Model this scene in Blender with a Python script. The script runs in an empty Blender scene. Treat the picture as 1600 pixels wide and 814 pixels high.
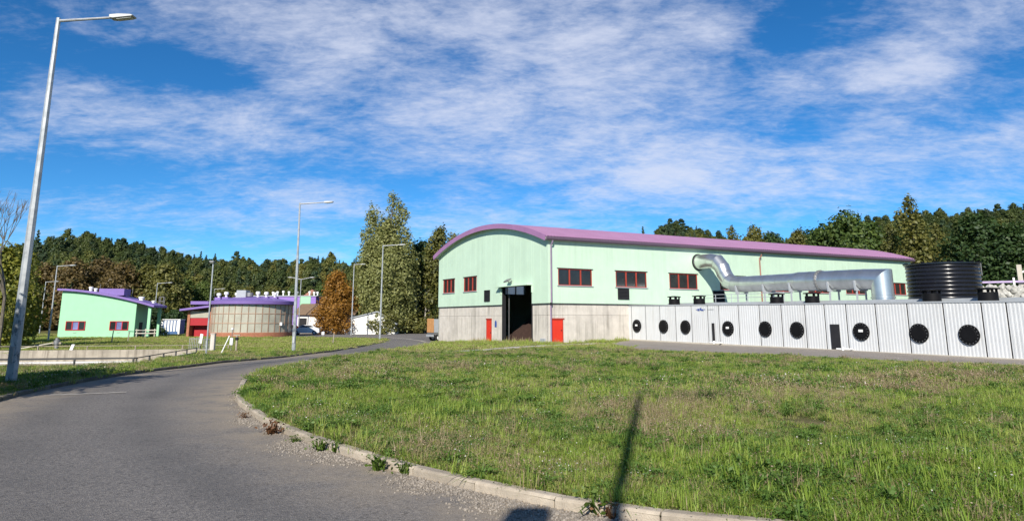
import bpy, bmesh, math, random
import numpy as np
from mathutils import Vector, Matrix, geometry

random.seed(7)
rng = np.random.default_rng(7)
scene = bpy.context.scene
C = scene.collection
R = math.radians

# ------------------------------------------------------------------ camera
cam_data = bpy.data.cameras.new('camera')
cam = bpy.data.objects.new('camera', cam_data)
C.objects.link(cam)
cam_data.sensor_fit = 'HORIZONTAL'
cam_data.sensor_width = 36.0
cam_data.lens = 36.0 * 1100 / 1600
cam_data.shift_y = -122 / 1600
cam_data.clip_start = 0.1
cam_data.clip_end = 6000
cam.location = (0, 0, 1.65)
cam.rotation_euler = (R(90) + math.atan(215 / 1100), 0, 0)
scene.camera = cam

# ------------------------------------------------------------------ sun and sky
SUN_EL = R(31)
SUN_AZ = R(11.6)          # shadows fall ahead of the camera, a little to the right
sun_data = bpy.data.lights.new('sun', 'SUN')
sun_data.energy = 5.0
sun_data.angle = R(0.53)
sun_data.color = (1.0, 0.94, 0.84)
sun = bpy.data.objects.new('sun', sun_data)
C.objects.link(sun)
ldir = Vector((math.sin(SUN_AZ) * math.cos(SUN_EL), math.cos(SUN_AZ) * math.cos(SUN_EL), -math.sin(SUN_EL)))
sun.rotation_euler = ldir.to_track_quat('-Z', 'Y').to_euler()

world = bpy.data.worlds.new('World')
scene.world = world
world.use_nodes = True
wn, wl = world.node_tree.nodes, world.node_tree.links
wn.clear()
world.cycles.sampling_method = 'MANUAL'
world.cycles.sample_map_resolution = 512
wout = wn.new('ShaderNodeOutputWorld')
bg = wn.new('ShaderNodeBackground')
bg.inputs['Strength'].default_value = 0.11
sky = wn.new('ShaderNodeTexSky')
sky.sky_type = 'NISHITA'
sky.sun_disc = False
sky.sun_elevation = SUN_EL
sky.sun_rotation = R(180) + SUN_AZ
sky.altitude = 1500
sky.air_density = 0.75
sky.dust_density = 0.0
sky.ozone_density = 4.0


def wmath(op, a, b=None, c=None):
    n = wn.new('ShaderNodeMath')
    n.operation = op
    for i, v in enumerate((a, b, c)):
        if v is None:
            continue
        if isinstance(v, (int, float)):
            n.inputs[i].default_value = v
        else:
            wl.new(v, n.inputs[i])
    return n.outputs[0]


tc = wn.new('ShaderNodeTexCoord')
sep = wn.new('ShaderNodeSeparateXYZ')
wl.new(tc.outputs['Generated'], sep.inputs[0])
zz = wmath('ADD', wmath('MAXIMUM', sep.outputs['Z'], 0.0), 0.22)
comb = wn.new('ShaderNodeCombineXYZ')
wl.new(wmath('DIVIDE', sep.outputs['X'], zz), comb.inputs[0])
wl.new(wmath('DIVIDE', sep.outputs['Y'], zz), comb.inputs[1])


def wnoise(loc, rot, scale, nscale, detail, rough, dist=0.0):
    m = wn.new('ShaderNodeMapping')
    m.inputs['Location'].default_value = loc
    m.inputs['Rotation'].default_value = (0, 0, R(rot))
    m.inputs['Scale'].default_value = scale
    wl.new(comb.outputs[0], m.inputs[0])
    t = wn.new('ShaderNodeTexNoise')
    t.inputs['Scale'].default_value = nscale
    t.inputs['Detail'].default_value = detail
    t.inputs['Roughness'].default_value = rough
    t.inputs['Distortion'].default_value = dist
    wl.new(m.outputs[0], t.inputs['Vector'])
    return t.outputs['Fac']


big = wnoise((2.3, 0.4, 0.0), 18, (0.8, 1.0, 1), 1.0, 3.0, 0.5, 0.3)
mid = wnoise((1.7, 5.1, 3.0), -30, (0.85, 1.1, 1), 3.4, 7.0, 0.62, 0.5)
fine = wnoise((4.2, 9.3, 1.0), 28, (0.9, 1.3, 1), 12.0, 5.0, 0.65, 0.4)
rip = wnoise((7.2, 1.3, 5.0), -14, (0.8, 1.5, 1), 36.0, 3.0, 0.6, 0.2)
cov = wmath('ADD', wmath('ADD', wmath('MULTIPLY', big, 0.36), wmath('MULTIPLY', mid, 0.85)), wmath('ADD', wmath('MULTIPLY', fine, 0.40), wmath('MULTIPLY', rip, 0.20)))


def skydir(px, py):
    """a compass bearing and height in the sky, written as the photograph's pixel"""
    x, y, th = (px - 800) / 1100, (285 - py) / 1100, math.atan(215 / 1100)
    d = Vector((x, math.cos(th) - math.sin(th) * y, math.sin(th) + math.cos(th) * y)).normalized()
    return d.x / (max(d.z, 0) + 0.22), d.y / (max(d.z, 0) + 0.22)


def cloud_bank(px, py, rx, ry, rot, w):
    """one cloud bank (w > 0) or clear gap (w < 0) at its own place in the cloud layer"""
    c0 = Vector(skydir(px, py))
    ca, sa = math.cos(R(rot)), math.sin(R(rot))
    e1 = Vector(skydir(px + rx * ca, py - rx * sa)) - c0
    e2 = Vector(skydir(px + ry * sa, py + ry * ca)) - c0
    det = e1.x * e2.y - e1.y * e2.x
    rows = ((e2.y / det, -e2.x / det), (-e1.y / det, e1.x / det))
    sq = []
    for a, b in rows:
        dt = wn.new('ShaderNodeVectorMath')
        dt.operation = 'DOT_PRODUCT'
        wl.new(comb.outputs[0], dt.inputs[0])
        dt.inputs[1].default_value = (a, b, 0)
        t = wmath('SUBTRACT', dt.outputs['Value'], a * c0.x + b * c0.y)
        sq.append(wmath('MULTIPLY', t, t))
    return wmath('MULTIPLY', wmath('POWER', 2.718, wmath('MULTIPLY', wmath('ADD', sq[0], sq[1]), -1.0)), w)


for bank in ((480, 110, 110, 55, -18, 0.17), (330, 195, 190, 48, -8, 0.17), (430, 20, 260, 42, -4, 0.16), (760, 70, 210, 110, -10, 0.17), (960, 120, 180, 130, 30, 0.16),
             (1440, 90, 210, 62, 38, 0.20), (1130, 200, 330, 70, 6, 0.13), (720, 215, 200, 60, 0, 0.12), (1450, 270, 250, 55, 10, 0.14), (1050, 285, 260, 40, 0, 0.13),
             (250, 330, 260, 26, -5, 0.09), (450, 310, 130, 16, -10, 0.10), (40, 165, 90, 40, 0, 0.07), (640, 330, 200, 35, 0, 0.05),
             (190, 105, 110, 30, -10, -0.10), (330, 122, 110, 24, -14, -0.14), (560, 170, 60, 50, 40, -0.10), (1210, 70, 170, 45, 45, -0.18), (1290, 215, 90, 36, 20, -0.09), (560, 250, 130, 40, -10, -0.06), (150, 270, 260, 32, 0, -0.08), (60, 60, 110, 50, 0, -0.03), (120, 60, 160, 40, -10, 0.05), (90, 215, 150, 30, 0, 0.09), (180, 180, 110, 45, -5, 0.08), (1570, 150, 80, 40, 30, -0.12), (1050, 190, 60, 30, 0, -0.08), (840, 130, 30, 90, 10, -0.08), (700, 140, 60, 30, 0, -0.05)):
    cov = wmath('ADD', cov, cloud_bank(*bank))
cr = wn.new('ShaderNodeMapRange')
cr.interpolation_type = 'SMOOTHSTEP'
cr.inputs['From Min'].default_value = 0.80
cr.inputs['From Max'].default_value = 1.37
cr.inputs['To Min'].default_value = 0.0
cr.inputs['To Max'].default_value = 0.80
wl.new(cov, cr.inputs['Value'])
hs = wn.new('ShaderNodeHueSaturation')
hs.inputs['Saturation'].default_value = 1.22
hs.inputs['Value'].default_value = 0.96
wl.new(sky.outputs[0], hs.inputs['Color'])
cm = wn.new('ShaderNodeMix')
cm.data_type = 'RGBA'
cm.inputs['B'].default_value = (5.3, 5.6, 6.6, 1)
wl.new(cr.outputs[0], cm.inputs['Factor'])
tn = wn.new('ShaderNodeMix')
tn.data_type = 'RGBA'
tn.blend_type = 'MULTIPLY'
tn.inputs['Factor'].default_value = 1.0
tn.inputs['B'].default_value = (0.70, 0.98, 1.0, 1)
wl.new(hs.outputs[0], tn.inputs['A'])
wl.new(tn.outputs['Result'], cm.inputs['A'])
wl.new(cm.outputs['Result'], bg.inputs['Color'])
wl.new(bg.outputs[0], wout.inputs[0])

# ------------------------------------------------------------------ exposure
scene.view_settings.view_transform = 'Standard'
scene.view_settings.look = 'None'
scene.view_settings.exposure = 0.40
scene.view_settings.gamma = 1.0
scene.view_settings.use_curve_mapping = False
scene.cycles.use_denoising = True
scene.cycles.max_bounces = 6
scene.cycles.diffuse_bounces = 3
scene.cycles.transparent_max_bounces = 8
scene.cycles.sample_clamp_indirect = 8


# ------------------------------------------------------------------ helpers
def tag(o, label=None, cat=None, group=None, kind=None):
    if label:
        o['label'] = label
    if cat:
        o['category'] = cat
    if group:
        o['group'] = group
    if kind:
        o['kind'] = kind
    return o


def empty(name, loc, rz=0.0, label=None, cat=None, group=None):
    o = bpy.data.objects.new(name, None)
    C.objects.link(o)
    o.location = loc
    o.rotation_euler = (0, 0, rz)
    o.empty_display_size = 0.3
    return tag(o, label, cat, group)


def link(name, me, parent=None, loc=None):
    o = bpy.data.objects.new(name, me)
    C.objects.link(o)
    if parent:
        o.parent = parent
    if loc is not None:
        o.location = loc
    return o


def copy_tree(o, parent=None):
    c = o.copy()
    C.objects.link(c)
    c.parent = parent
    for ch in list(o.children):
        copy_tree(ch, c)
    return c


class MB:
    """collects shapes, builds ONE mesh object"""

    def __init__(s):
        s.v = []
        s.f = []
        s.mi = []
        s.cur = 0

    def add(s, vs, fs):
        b = len(s.v)
        s.v += [tuple(p) for p in vs]
        for f in fs:
            s.f.append(tuple(b + i for i in f))
            s.mi.append(s.cur)
        return s

    def box(s, lo, hi, M=None):
        x0, y0, z0 = lo
        x1, y1, z1 = hi
        vs = [Vector(p) for p in ((x0, y0, z0), (x1, y0, z0), (x1, y1, z0), (x0, y1, z0), (x0, y0, z1), (x1, y0, z1), (x1, y1, z1), (x0, y1, z1))]
        if M is not None:
            vs = [M @ p for p in vs]
        return s.add(vs, [(0, 3, 2, 1), (4, 5, 6, 7), (0, 1, 5, 4), (1, 2, 6, 5), (2, 3, 7, 6), (3, 0, 4, 7)])

    def prism(s, poly, axis, a, b):
        """poly: 2-D points; extruded along axis from a to b"""
        def P(p, t):
            if axis == 'x':
                return (t, p[0], p[1])
            if axis == 'y':
                return (p[0], t, p[1])
            return (p[0], p[1], t)
        n = len(poly)
        vs = [P(p, a) for p in poly] + [P(p, b) for p in poly]
        fs = [tuple(range(n))[::-1], tuple(range(n, 2 * n))]
        for i in range(n):
            j = (i + 1) % n
            fs.append((i, j, n + j, n + i))
        return s.add(vs, fs)

    def tube(s, path, radii, n=8, caps=True, twist=0.0):
        path = [Vector(p) for p in path]
        if not isinstance(radii, (list, tuple)):
            radii = [radii] * len(path)
        vs = []
        prev = None
        for i, p in enumerate(path):
            if i == 0:
                t = path[1] - path[0]
            elif i == len(path) - 1:
                t = path[-1] - path[-2]
            else:
                t = (path[i + 1] - p).normalized() + (p - path[i - 1]).normalized()
            t.normalize()
            if prev is None:
                ref = Vector((0, 0, 1)) if abs(t.z) < 0.9 else Vector((1, 0, 0))
                e1 = t.cross(ref).normalized()
            else:
                e1 = (prev - t * prev.dot(t)).normalized()
            prev = e1
            e2 = t.cross(e1)
            k = 1.0
            if 0 < i < len(path) - 1:
                cs = max(0.3, t.dot((p - path[i - 1]).normalized()))
            for j in range(n):
                a = 2 * math.pi * j / n + twist
                vs.append(p + (e1 * math.cos(a) + e2 * math.sin(a)) * radii[i])
        fs = []
        m = len(path)
        for i in range(m - 1):
            for j in range(n):
                k = (j + 1) % n
                fs.append((i * n + j, i * n + k, (i + 1) * n + k, (i + 1) * n + j))
        if caps:
            fs.append(tuple(range(n))[::-1])
            fs.append(tuple(range((m - 1) * n, m * n)))
        return s.add(vs, fs)

    def lathe(s, prof, n=24, c=(0, 0, 0), caps=True):
        vs = []
        for r, z in prof:
            for j in range(n):
                a = 2 * math.pi * j / n
                vs.append((c[0] + r * math.cos(a), c[1] + r * math.sin(a), c[2] + z))
        fs = []
        m = len(prof)
        for i in range(m - 1):
            for j in range(n):
                k = (j + 1) % n
                fs.append((i * n + j, i * n + k, (i + 1) * n + k, (i + 1) * n + j))
        if caps:
            fs.append(tuple(range(n))[::-1])
            fs.append(tuple(range((m - 1) * n, m * n)))
        return s.add(vs, fs)

    def mesh(s, name, mats, smooth=False, bevel=0.0):
        me = bpy.data.meshes.new(name)
        me.from_pydata(s.v, [], s.f)
        if not isinstance(mats, (list, tuple)):
            mats = [mats]
        for m in mats:
            me.materials.append(m)
        if len(mats) > 1:
            me.polygons.foreach_set('material_index', s.mi)
        if bevel:
            bm = bmesh.new()
            bm.from_mesh(me)
            bmesh.ops.bevel(bm, geom=bm.edges[:], offset=bevel, segments=1, affect='EDGES')
            bm.to_mesh(me)
            bm.free()
        if smooth:
            me.polygons.foreach_set('use_smooth', [True] * len(me.polygons))
            try:
                me.set_sharp_from_angle(angle=R(38))
            except Exception:
                pass
        me.update()
        return me

    def build(s, name, mats, parent=None, smooth=False, bevel=0.0, loc=None):
        return link(name, s.mesh(name, mats, smooth, bevel), parent, loc)


def np_mesh(name, verts, quads, mat, mi=None):
    me = bpy.data.meshes.new(name)
    verts = np.asarray(verts, dtype=np.float32)
    quads = np.asarray(quads, dtype=np.int32)
    n = quads.shape[1]
    me.vertices.add(len(verts))
    me.vertices.foreach_set('co', verts.ravel())
    me.loops.add(quads.size)
    me.loops.foreach_set('vertex_index', quads.ravel())
    me.polygons.add(len(quads))
    me.polygons.foreach_set('loop_start', np.arange(0, quads.size, n, dtype=np.int32))
    for m in (mat if isinstance(mat, (list, tuple)) else [mat]):
        me.materials.append(m)
    if mi is not None:
        me.polygons.foreach_set('material_index', np.asarray(mi, dtype=np.int32))
    me.update(calc_edges=True)
    return me


# ------------------------------------------------------------------ materials
def new_mat(name):
    m = bpy.data.materials.new(name)
    m.use_nodes = True
    nt = m.node_tree
    b = nt.nodes['Principled BSDF']
    return m, nt.nodes, nt.links, b


def N(nodes, t, **kw):
    n = nodes.new(t)
    for k, v in kw.items():
        if k in n.inputs:
            n.inputs[k].default_value = v
        else:
            setattr(n, k, v)
    return n


def ramp(nodes, stops):
    r = nodes.new('ShaderNodeValToRGB')
    e = r.color_ramp.elements
    while len(e) > 1:
        e.remove(e[-1])
    e[0].position = stops[0][0]
    e[0].color = (*stops[0][1], 1)
    for p, c in stops[1:]:
        k = e.new(p)
        k.color = (*c, 1)
    return r


def mixc(nodes, links, fac, a, b, mode='MIX'):
    n = nodes.new('ShaderNodeMix')
    n.data_type = 'RGBA'
    n.blend_type = mode
    for k, v in (('Factor', fac), ('A', a), ('B', b)):
        if isinstance(v, (int, float)):
            n.inputs[k].default_value = v
        elif isinstance(v, tuple):
            n.inputs[k].default_value = (*v, 1)
        else:
            links.new(v, n.inputs[k])
    return n.outputs['Result']


def maprange(nodes, links, v, a, b, c=0.0, d=1.0):
    n = nodes.new('ShaderNodeMapRange')
    links.new(v, n.inputs['Value'])
    for k, x in zip(('From Min', 'From Max', 'To Min', 'To Max'), (a, b, c, d)):
        n.inputs[k].default_value = x
    return n.outputs[0]


def noise_tex(nodes, links, scale, detail=5, rough=0.6, vec=None, mscale=None, coord='Object', dist=0.0):
    t = nodes.new('ShaderNodeTexNoise')
    t.inputs['Scale'].default_value = scale
    t.inputs['Detail'].default_value = detail
    t.inputs['Roughness'].default_value = rough
    t.inputs['Distortion'].default_value = dist
    if vec is None:
        c = nodes.new('ShaderNodeTexCoord')
        vec = c.outputs[coord]
    if mscale:
        m = nodes.new('ShaderNodeMapping')
        m.inputs['Scale'].default_value = mscale
        links.new(vec, m.inputs[0])
        vec = m.outputs[0]
    links.new(vec, t.inputs['Vector'])
    return t.outputs['Fac']


def pmat(name, col, rough=0.7, metal=0.0, var=0.12, scale=3.0, bump=0.0, bscale=40.0, streak=0.0, streak_col=(0.10, 0.09, 0.07), obj_var=0.0, spec=0.4):
    m, nd, lk, b = new_mat(name)
    b.inputs['Roughness'].default_value = rough
    b.inputs['Metallic'].default_value = metal
    b.inputs['Specular IOR Level'].default_value = spec
    n = noise_tex(nd, lk, scale, 6, 0.65)
    lo = tuple(max(0, c * (1 - var)) for c in col)
    hi = tuple(min(1, c * (1 + var)) for c in col)
    f = maprange(nd, lk, n, 0.3, 0.7)
    out = mixc(nd, lk, f, lo, hi)
    if obj_var:
        oi = nd.new('ShaderNodeObjectInfo')
        k = maprange(nd, lk, oi.outputs['Random'], 0, 1, 1 - obj_var, 1 + obj_var)
        cb = nd.new('ShaderNodeCombineColor')
        for i in range(3):
            lk.new(k, cb.inputs[i])
        out = mixc(nd, lk, 1.0, out, cb.outputs[0], 'MULTIPLY')
    if streak:
        s1 = noise_tex(nd, lk, 1.0, 5, 0.7, mscale=(3.0, 3.0, 0.12))
        s2 = noise_tex(nd, lk, 0.35, 3, 0.5)
        f1 = maprange(nd, lk, s1, 0.46, 0.64)
        f2 = maprange(nd, lk, s2, 0.38, 0.62)
        mm = nd.new('ShaderNodeMath')
        mm.operation = 'MULTIPLY'
        lk.new(f1, mm.inputs[0])
        lk.new(f2, mm.inputs[1])
        m2 = nd.new('ShaderNodeMath')
        m2.operation = 'MULTIPLY'
        lk.new(mm.outputs[0], m2.inputs[0])
        m2.inputs[1].default_value = streak
        out = mixc(nd, lk, m2.outputs[0], out, streak_col)
    lk.new(out, b.inputs['Base Color'])
    if bump:
        bt = noise_tex(nd, lk, bscale, 4, 0.6)
        bp = nd.new('ShaderNodeBump')
        bp.inputs['Strength'].default_value = bump
        bp.inputs['Distance'].default_value = 0.02
        lk.new(bt, bp.inputs['Height'])
        lk.new(bp.outputs[0], b.inputs['Normal'])
    return m


def leaf_mat(name, cols, trans=0.35, obj_shift=0.25, attr=None, rough=0.55, spread=0.22):
    """leaf colour per leaf (island) and per tree"""
    m, nd, lk, b = new_mat(name)
    nd.remove(b)
    out = nd['Material Output']
    geo = nd.new('ShaderNodeNewGeometry')
    rp = ramp(nd, [(i / (len(cols) - 1), c) for i, c in enumerate(cols)])
    val = geo.outputs['Random Per Island']
    src = nd.new('ShaderNodeAttribute')
    if attr:
        src.attribute_type = 'INSTANCER'
        src.attribute_name = attr
        v2 = src.outputs['Fac']
    else:
        oi = nd.new('ShaderNodeObjectInfo')
        v2 = oi.outputs['Random']
    a = nd.new('ShaderNodeMath')
    a.operation = 'MULTIPLY_ADD'
    lk.new(v2, a.inputs[0])
    a.inputs[1].default_value = obj_shift
    a.inputs[2].default_value = -obj_shift / 2
    a2 = nd.new('ShaderNodeMath')
    a2.operation = 'ADD'
    lk.new(a.outputs[0], a2.inputs[0])
    k = maprange(nd, lk, val, 0, 1, 0.5 - spread, 0.5 + spread)
    lk.new(k, a2.inputs[1])
    lk.new(a2.outputs[0], rp.inputs[0])
    d = nd.new('ShaderNodeBsdfDiffuse')
    t = nd.new('ShaderNodeBsdfTranslucent')
    g = nd.new('ShaderNodeBsdfGlossy')
    g.inputs['Roughness'].default_value = rough
    g.inputs['Color'].default_value = (1, 1, 1, 1)
    lk.new(rp.outputs[0], d.inputs['Color'])
    tcol = mixc(nd, lk, 1.0, rp.outputs[0], (1.15, 1.2, 0.55), 'MULTIPLY')
    lk.new(tcol, t.inputs['Color'])
    ms = nd.new('ShaderNodeMixShader')
    ms.inputs[0].default_value = trans
    lk.new(d.outputs[0], ms.inputs[1])
    lk.new(t.outputs[0], ms.inputs[2])
    m2 = nd.new('ShaderNodeMixShader')
    m2.inputs[0].default_value = 0.02
    lk.new(ms.outputs[0], m2.inputs[1])
    lk.new(g.outputs[0], m2.inputs[2])
    lk.new(m2.outputs[0], out.inputs['Surface'])
    return m


M = {}
M['clad'] = pmat('mint_cladding', (0.52, 0.675, 0.52), rough=0.45, var=0.05, scale=0.6, obj_var=0.012, streak=0.14, streak_col=(0.20, 0.28, 0.18))
M['mint'] = pmat('mint_render', (0.32, 0.62, 0.385), rough=0.8, var=0.05, scale=1.0, bump=0.15, bscale=60)
M['concrete'] = pmat('weathered_concrete', (0.56, 0.515, 0.455), rough=0.9, var=0.14, scale=1.2, bump=0.3, bscale=25, streak=0.55, streak_col=(0.13, 0.115, 0.09), obj_var=0.05)
M['kerb'] = pmat('kerb_concrete', (0.37, 0.315, 0.245), rough=0.92, var=0.25, scale=4, bump=0.5, bscale=60, obj_var=0.12)
M['paleconc'] = pmat('pale_concrete', (0.47, 0.43, 0.36), rough=0.92, var=0.15, scale=2, bump=0.3, bscale=40)
M['magenta'] = pmat('mauve_roof_sheet', (0.34, 0.18, 0.305), rough=0.5, var=0.08, scale=0.5, streak=0.0)
M['magenta2'] = pmat('mauve_fascia', (0.32, 0.16, 0.31), rough=0.5, var=0.1, scale=1.0)
M['purple'] = pmat('violet_paint', (0.195, 0.125, 0.37), rough=0.5, var=0.08, scale=1.0)
M['purple_wall'] = pmat('violet_render', (0.26, 0.16, 0.46), rough=0.8, var=0.06, scale=1.0)
M['darkpurple'] = pmat('violet_grey_pipe', (0.28, 0.2, 0.3), rough=0.45, var=0.1)
M['red'] = pmat('red_door_paint', (0.62, 0.035, 0.015), rough=0.45, var=0.07, scale=2)
M['darkred'] = pmat('dark_red_gate', (0.36, 0.014, 0.022), rough=0.5, var=0.08, scale=2)
M['redframe'] = pmat('red_window_frame', (0.36, 0.05, 0.03), rough=0.5, var=0.1)
M['redframe2'] = pmat('crimson_window_frame', (0.42, 0.02, 0.03), rough=0.5, var=0.1)
M['orange'] = pmat('salmon_mullion', (0.40, 0.26, 0.18), rough=0.6, var=0.1)
M['brick'] = pmat('brick_plinth', (0.34, 0.14, 0.08), rough=0.85, var=0.2, scale=4)
M['black'] = pmat('black_plastic', (0.006, 0.006, 0.007), rough=0.6, var=0.2, scale=2, spec=0.15)
M['tank'] = pmat('black_tank_plastic', (0.010, 0.010, 0.013), rough=0.24, var=0.2, scale=2, spec=0.5)
M['dark'] = pmat('dark_grey_metal', (0.022, 0.022, 0.025), rough=0.7, var=0.15, spec=0.2)
M['inner'] = pmat('interior_shade_black', (0.016, 0.016, 0.016), rough=1.0, var=0.15, spec=0.05)  # near-black colour puts the interior shade into the surfaces
M['white'] = pmat('white_paint', (0.74, 0.74, 0.72), rough=0.6, var=0.04)
M['whitewall'] = pmat('white_render', (0.74, 0.73, 0.70), rough=0.9, var=0.05, scale=1.5, streak=0.15, streak_col=(0.4, 0.38, 0.33))
M['panel'] = pmat('white_grey_profiled_sheet', (0.565, 0.575, 0.58), rough=0.5, var=0.04, scale=1.2, obj_var=0.03, streak=0.22, streak_col=(0.33, 0.31, 0.27))
M['greysheet'] = pmat('light_grey_flashing', (0.34, 0.36, 0.38), rough=0.45, var=0.08)
M['galv'] = pmat('galvanised_duct', (0.70, 0.70, 0.68), rough=0.33, metal=0.92, var=0.12, scale=1.2, obj_var=0.06)
M['galvpole'] = pmat('galvanised_pole', (0.42, 0.43, 0.44), rough=0.5, metal=0.55, var=0.18, scale=9, obj_var=0.05)
M['lamp'] = pmat('lamp_head_grey', (0.40, 0.41, 0.41), rough=0.5, metal=0.3, var=0.06)
M['lens'] = pmat('lamp_lens', (0.50, 0.50, 0.46), rough=0.2, var=0.05)
M['steel'] = pmat('dull_steel', (0.25, 0.25, 0.25), rough=0.5, metal=0.5, var=0.15)
M['railing'] = pmat('dark_railing', (0.05, 0.05, 0.048), rough=0.6, var=0.2)
M['galvrail'] = pmat('grey_railing', (0.36, 0.36, 0.36), rough=0.6, metal=0.3, var=0.15)
M['wood'] = pmat('weathered_wood', (0.30, 0.26, 0.20), rough=0.9, var=0.25, scale=5)
M['boardwood'] = pmat('orange_timber', (0.48, 0.24, 0.09), rough=0.8, var=0.2, scale=4)
M['brownroof'] = pmat('brown_roof_tiles', (0.20, 0.135, 0.085), rough=0.9, var=0.2, scale=3)
M['redroof'] = pmat('faded_red_roof', (0.36, 0.17, 0.13), rough=0.9, var=0.2, scale=3)
M['compost'] = pmat('dark_compost', (0.038, 0.02, 0.015), rough=1.0, var=0.35, scale=4, bump=1.0, bscale=9)
M['bark'] = pmat('grey_bark', (0.13, 0.11, 0.085), rough=0.95, var=0.35, scale=3, bump=0.4, bscale=20)
M['birch'] = pmat('pale_bark', (0.40, 0.37, 0.32), rough=0.95, var=0.35, scale=3)
M['blue'] = pmat('blue_container_paint', (0.05, 0.12, 0.28), rough=0.5, var=0.1)
M['carred'] = pmat('red_car_paint', (0.45, 0.02, 0.025), rough=0.25, var=0.03, spec=0.6)
M['carwhite'] = pmat('silver_car_paint', (0.60, 0.61, 0.62), rough=0.25, var=0.03, spec=0.6)
M['tyre'] = pmat('tyre_rubber', (0.02, 0.02, 0.02), rough=0.9, var=0.2)
M['gravel'] = pmat('gravel_stone', (0.24, 0.21, 0.175), rough=0.95, var=0.4, scale=9, obj_var=0.35)
M['signblue'] = pmat('blue_sign', (0.05, 0.09, 0.30), rough=0.5, var=0.05)
M['stone'] = pmat('pale_rubble', (0.42, 0.41, 0.38), rough=0.95, var=0.3, scale=2.5, bump=0.6, bscale=8)
M['rust'] = pmat('rusty_downpipe', (0.34, 0.16, 0.12), rough=0.7, var=0.2)
M['paint'] = pmat('worn_white_road_paint', (0.32, 0.295, 0.26), rough=0.9, var=0.35, scale=5)


def glass_mat(name, col, rough=0.08, var=0.3):
    m, nd, lk, b = new_mat(name)
    b.inputs['Roughness'].default_value = rough
    b.inputs['Specular IOR Level'].default_value = 0.6
    n = noise_tex(nd, lk, 0.8, 3, 0.5)
    o = mixc(nd, lk, maprange(nd, lk, n, 0.3, 0.7), tuple(c * (1 - var) for c in col), tuple(c * (1 + var) for c in col))
    lk.new(o, b.inputs['Base Color'])
    return m


M['glass'] = glass_mat('dark_window_glass', (0.022, 0.024, 0.025), 0.12)
M['glassblue'] = glass_mat('blue_window_blind', (0.16, 0.18, 0.36), 0.2)
M['glaze'] = glass_mat('grey_green_glazing', (0.40, 0.385, 0.315), 0.22, 0.14)


def frosted():
    m, nd, lk, b = new_mat('frosted_window_pane')
    nd.remove(b)
    t = nd.new('ShaderNodeBsdfTranslucent')
    t.inputs['Color'].default_value = (0.95, 0.97, 0.95, 1)
    tr = nd.new('ShaderNodeBsdfTransparent')
    mx = nd.new('ShaderNodeMixShader')
    mx.inputs[0].default_value = 0.35
    lk.new(t.outputs[0], mx.inputs[1])
    lk.new(tr.outputs[0], mx.inputs[2])
    lk.new(mx.outputs[0], nd['Material Output'].inputs['Surface'])
    return m


M['frost'] = frosted()

# a lamp pole's mottled zinc
m, nd, lk, b = new_mat('mottled_zinc')
n1 = noise_tex(nd, lk, 5.0, 3, 0.5)
n2 = noise_tex(nd, lk, 1.0, 4, 0.7, mscale=(6, 6, 3.5))
zc = nd.new('ShaderNodeSeparateXYZ')
tcn = nd.new('ShaderNodeTexCoord')
lk.new(tcn.outputs['Object'], zc.inputs[0])
low = maprange(nd, lk, zc.outputs['Z'], 4.2, 1.0)
sp = maprange(nd, lk, n2, 0.53, 0.60)
mu = nd.new('ShaderNodeMath')
mu.operation = 'MULTIPLY'
lk.new(low, mu.inputs[0])
lk.new(sp, mu.inputs[1])
base = mixc(nd, lk, maprange(nd, lk, n1, 0.35, 0.65), (0.33, 0.35, 0.36), (0.46, 0.48, 0.49))
lk.new(mixc(nd, lk, mu.outputs[0], base, (0.11, 0.125, 0.14)), b.inputs['Base Color'])
b.inputs['Metallic'].default_value = 0.4
b.inputs['Roughness'].default_value = 0.5
M['zinc'] = m

# ------------------------------------------------------------------ terrain
CTRL = np.array([
    (0, 0, 0), (8, 3, 0), (-6, 5, 0), (3, 12, 0.02), (10, 12, 0.0), (-4, 22, 0.05), (4, 25, -0.02), (12, 24, -0.05), (0, 34, -0.1), (20, 26, -0.2),
    (-11, 16, 0), (-13, 18.6, -0.08), (-9, 20, 0), (-10, 30, -0.1), (-10.3, 40, -0.25), (-10.3, 50, -0.38), (-10.5, 62, -0.5), (-11, 75, -0.65), (-12, 90, -0.7), (-4, 80, -0.8),
    (-12.6, 22, 0.0), (-12.6, 26, -0.04), (-12.4, 31, -0.1), (-12.2, 36, -0.2), (-8.5, 25, -0.03), (-8.7, 34, -0.16), (-9, 45, -0.32), (-12, 44, -0.34), (-12, 56, -0.45), (-7.5, 60, -0.45), (-7.5, 70, -0.62), (-13, 68, -0.55),
    (-14.5, 48, -0.52), (-15, 60, -0.55), (-14, 78, -0.42), (-15.5, 29, -0.35), (-16, 38, -0.6), (-19.5, 37, -0.85), (-21.5, 47, -0.85), (-24, 58, -0.85), (-30, 35, -0.85), (-44, 32, -0.85), (-44, 55, -0.85),
    (-20, 28, -0.75), (-18, 22, -0.4), (-25, 20, -0.6), (-30, 62, -0.85), (-45, 75, -0.75), (-57, 92, -0.65), (-47, 92, -0.65), (-36, 90, -0.6), (-25, 80, -0.6), (-30, 105, -0.5), (-15, 108, -0.5), (-60, 70, -0.8), (-60, 40, -0.85),
    (3, 60, -0.28), (-3, 69, -0.5), (-8, 79, -0.84), (-2, 50, -0.2), (4, 48, -0.16), (10.5, 64, -0.14), (26.4, 37, -0.44), (18, 50, -0.3), (33, 26, -0.5), (14, 40, -0.22), (40, 30, -0.5), (40, 60, -0.4), (60, 80, -0.4), (10, 110, -0.5), (-70, 110, -0.5), (70, 40, -0.5), (-40, 0, -0.2), (40, 0, -0.2),
])


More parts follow.
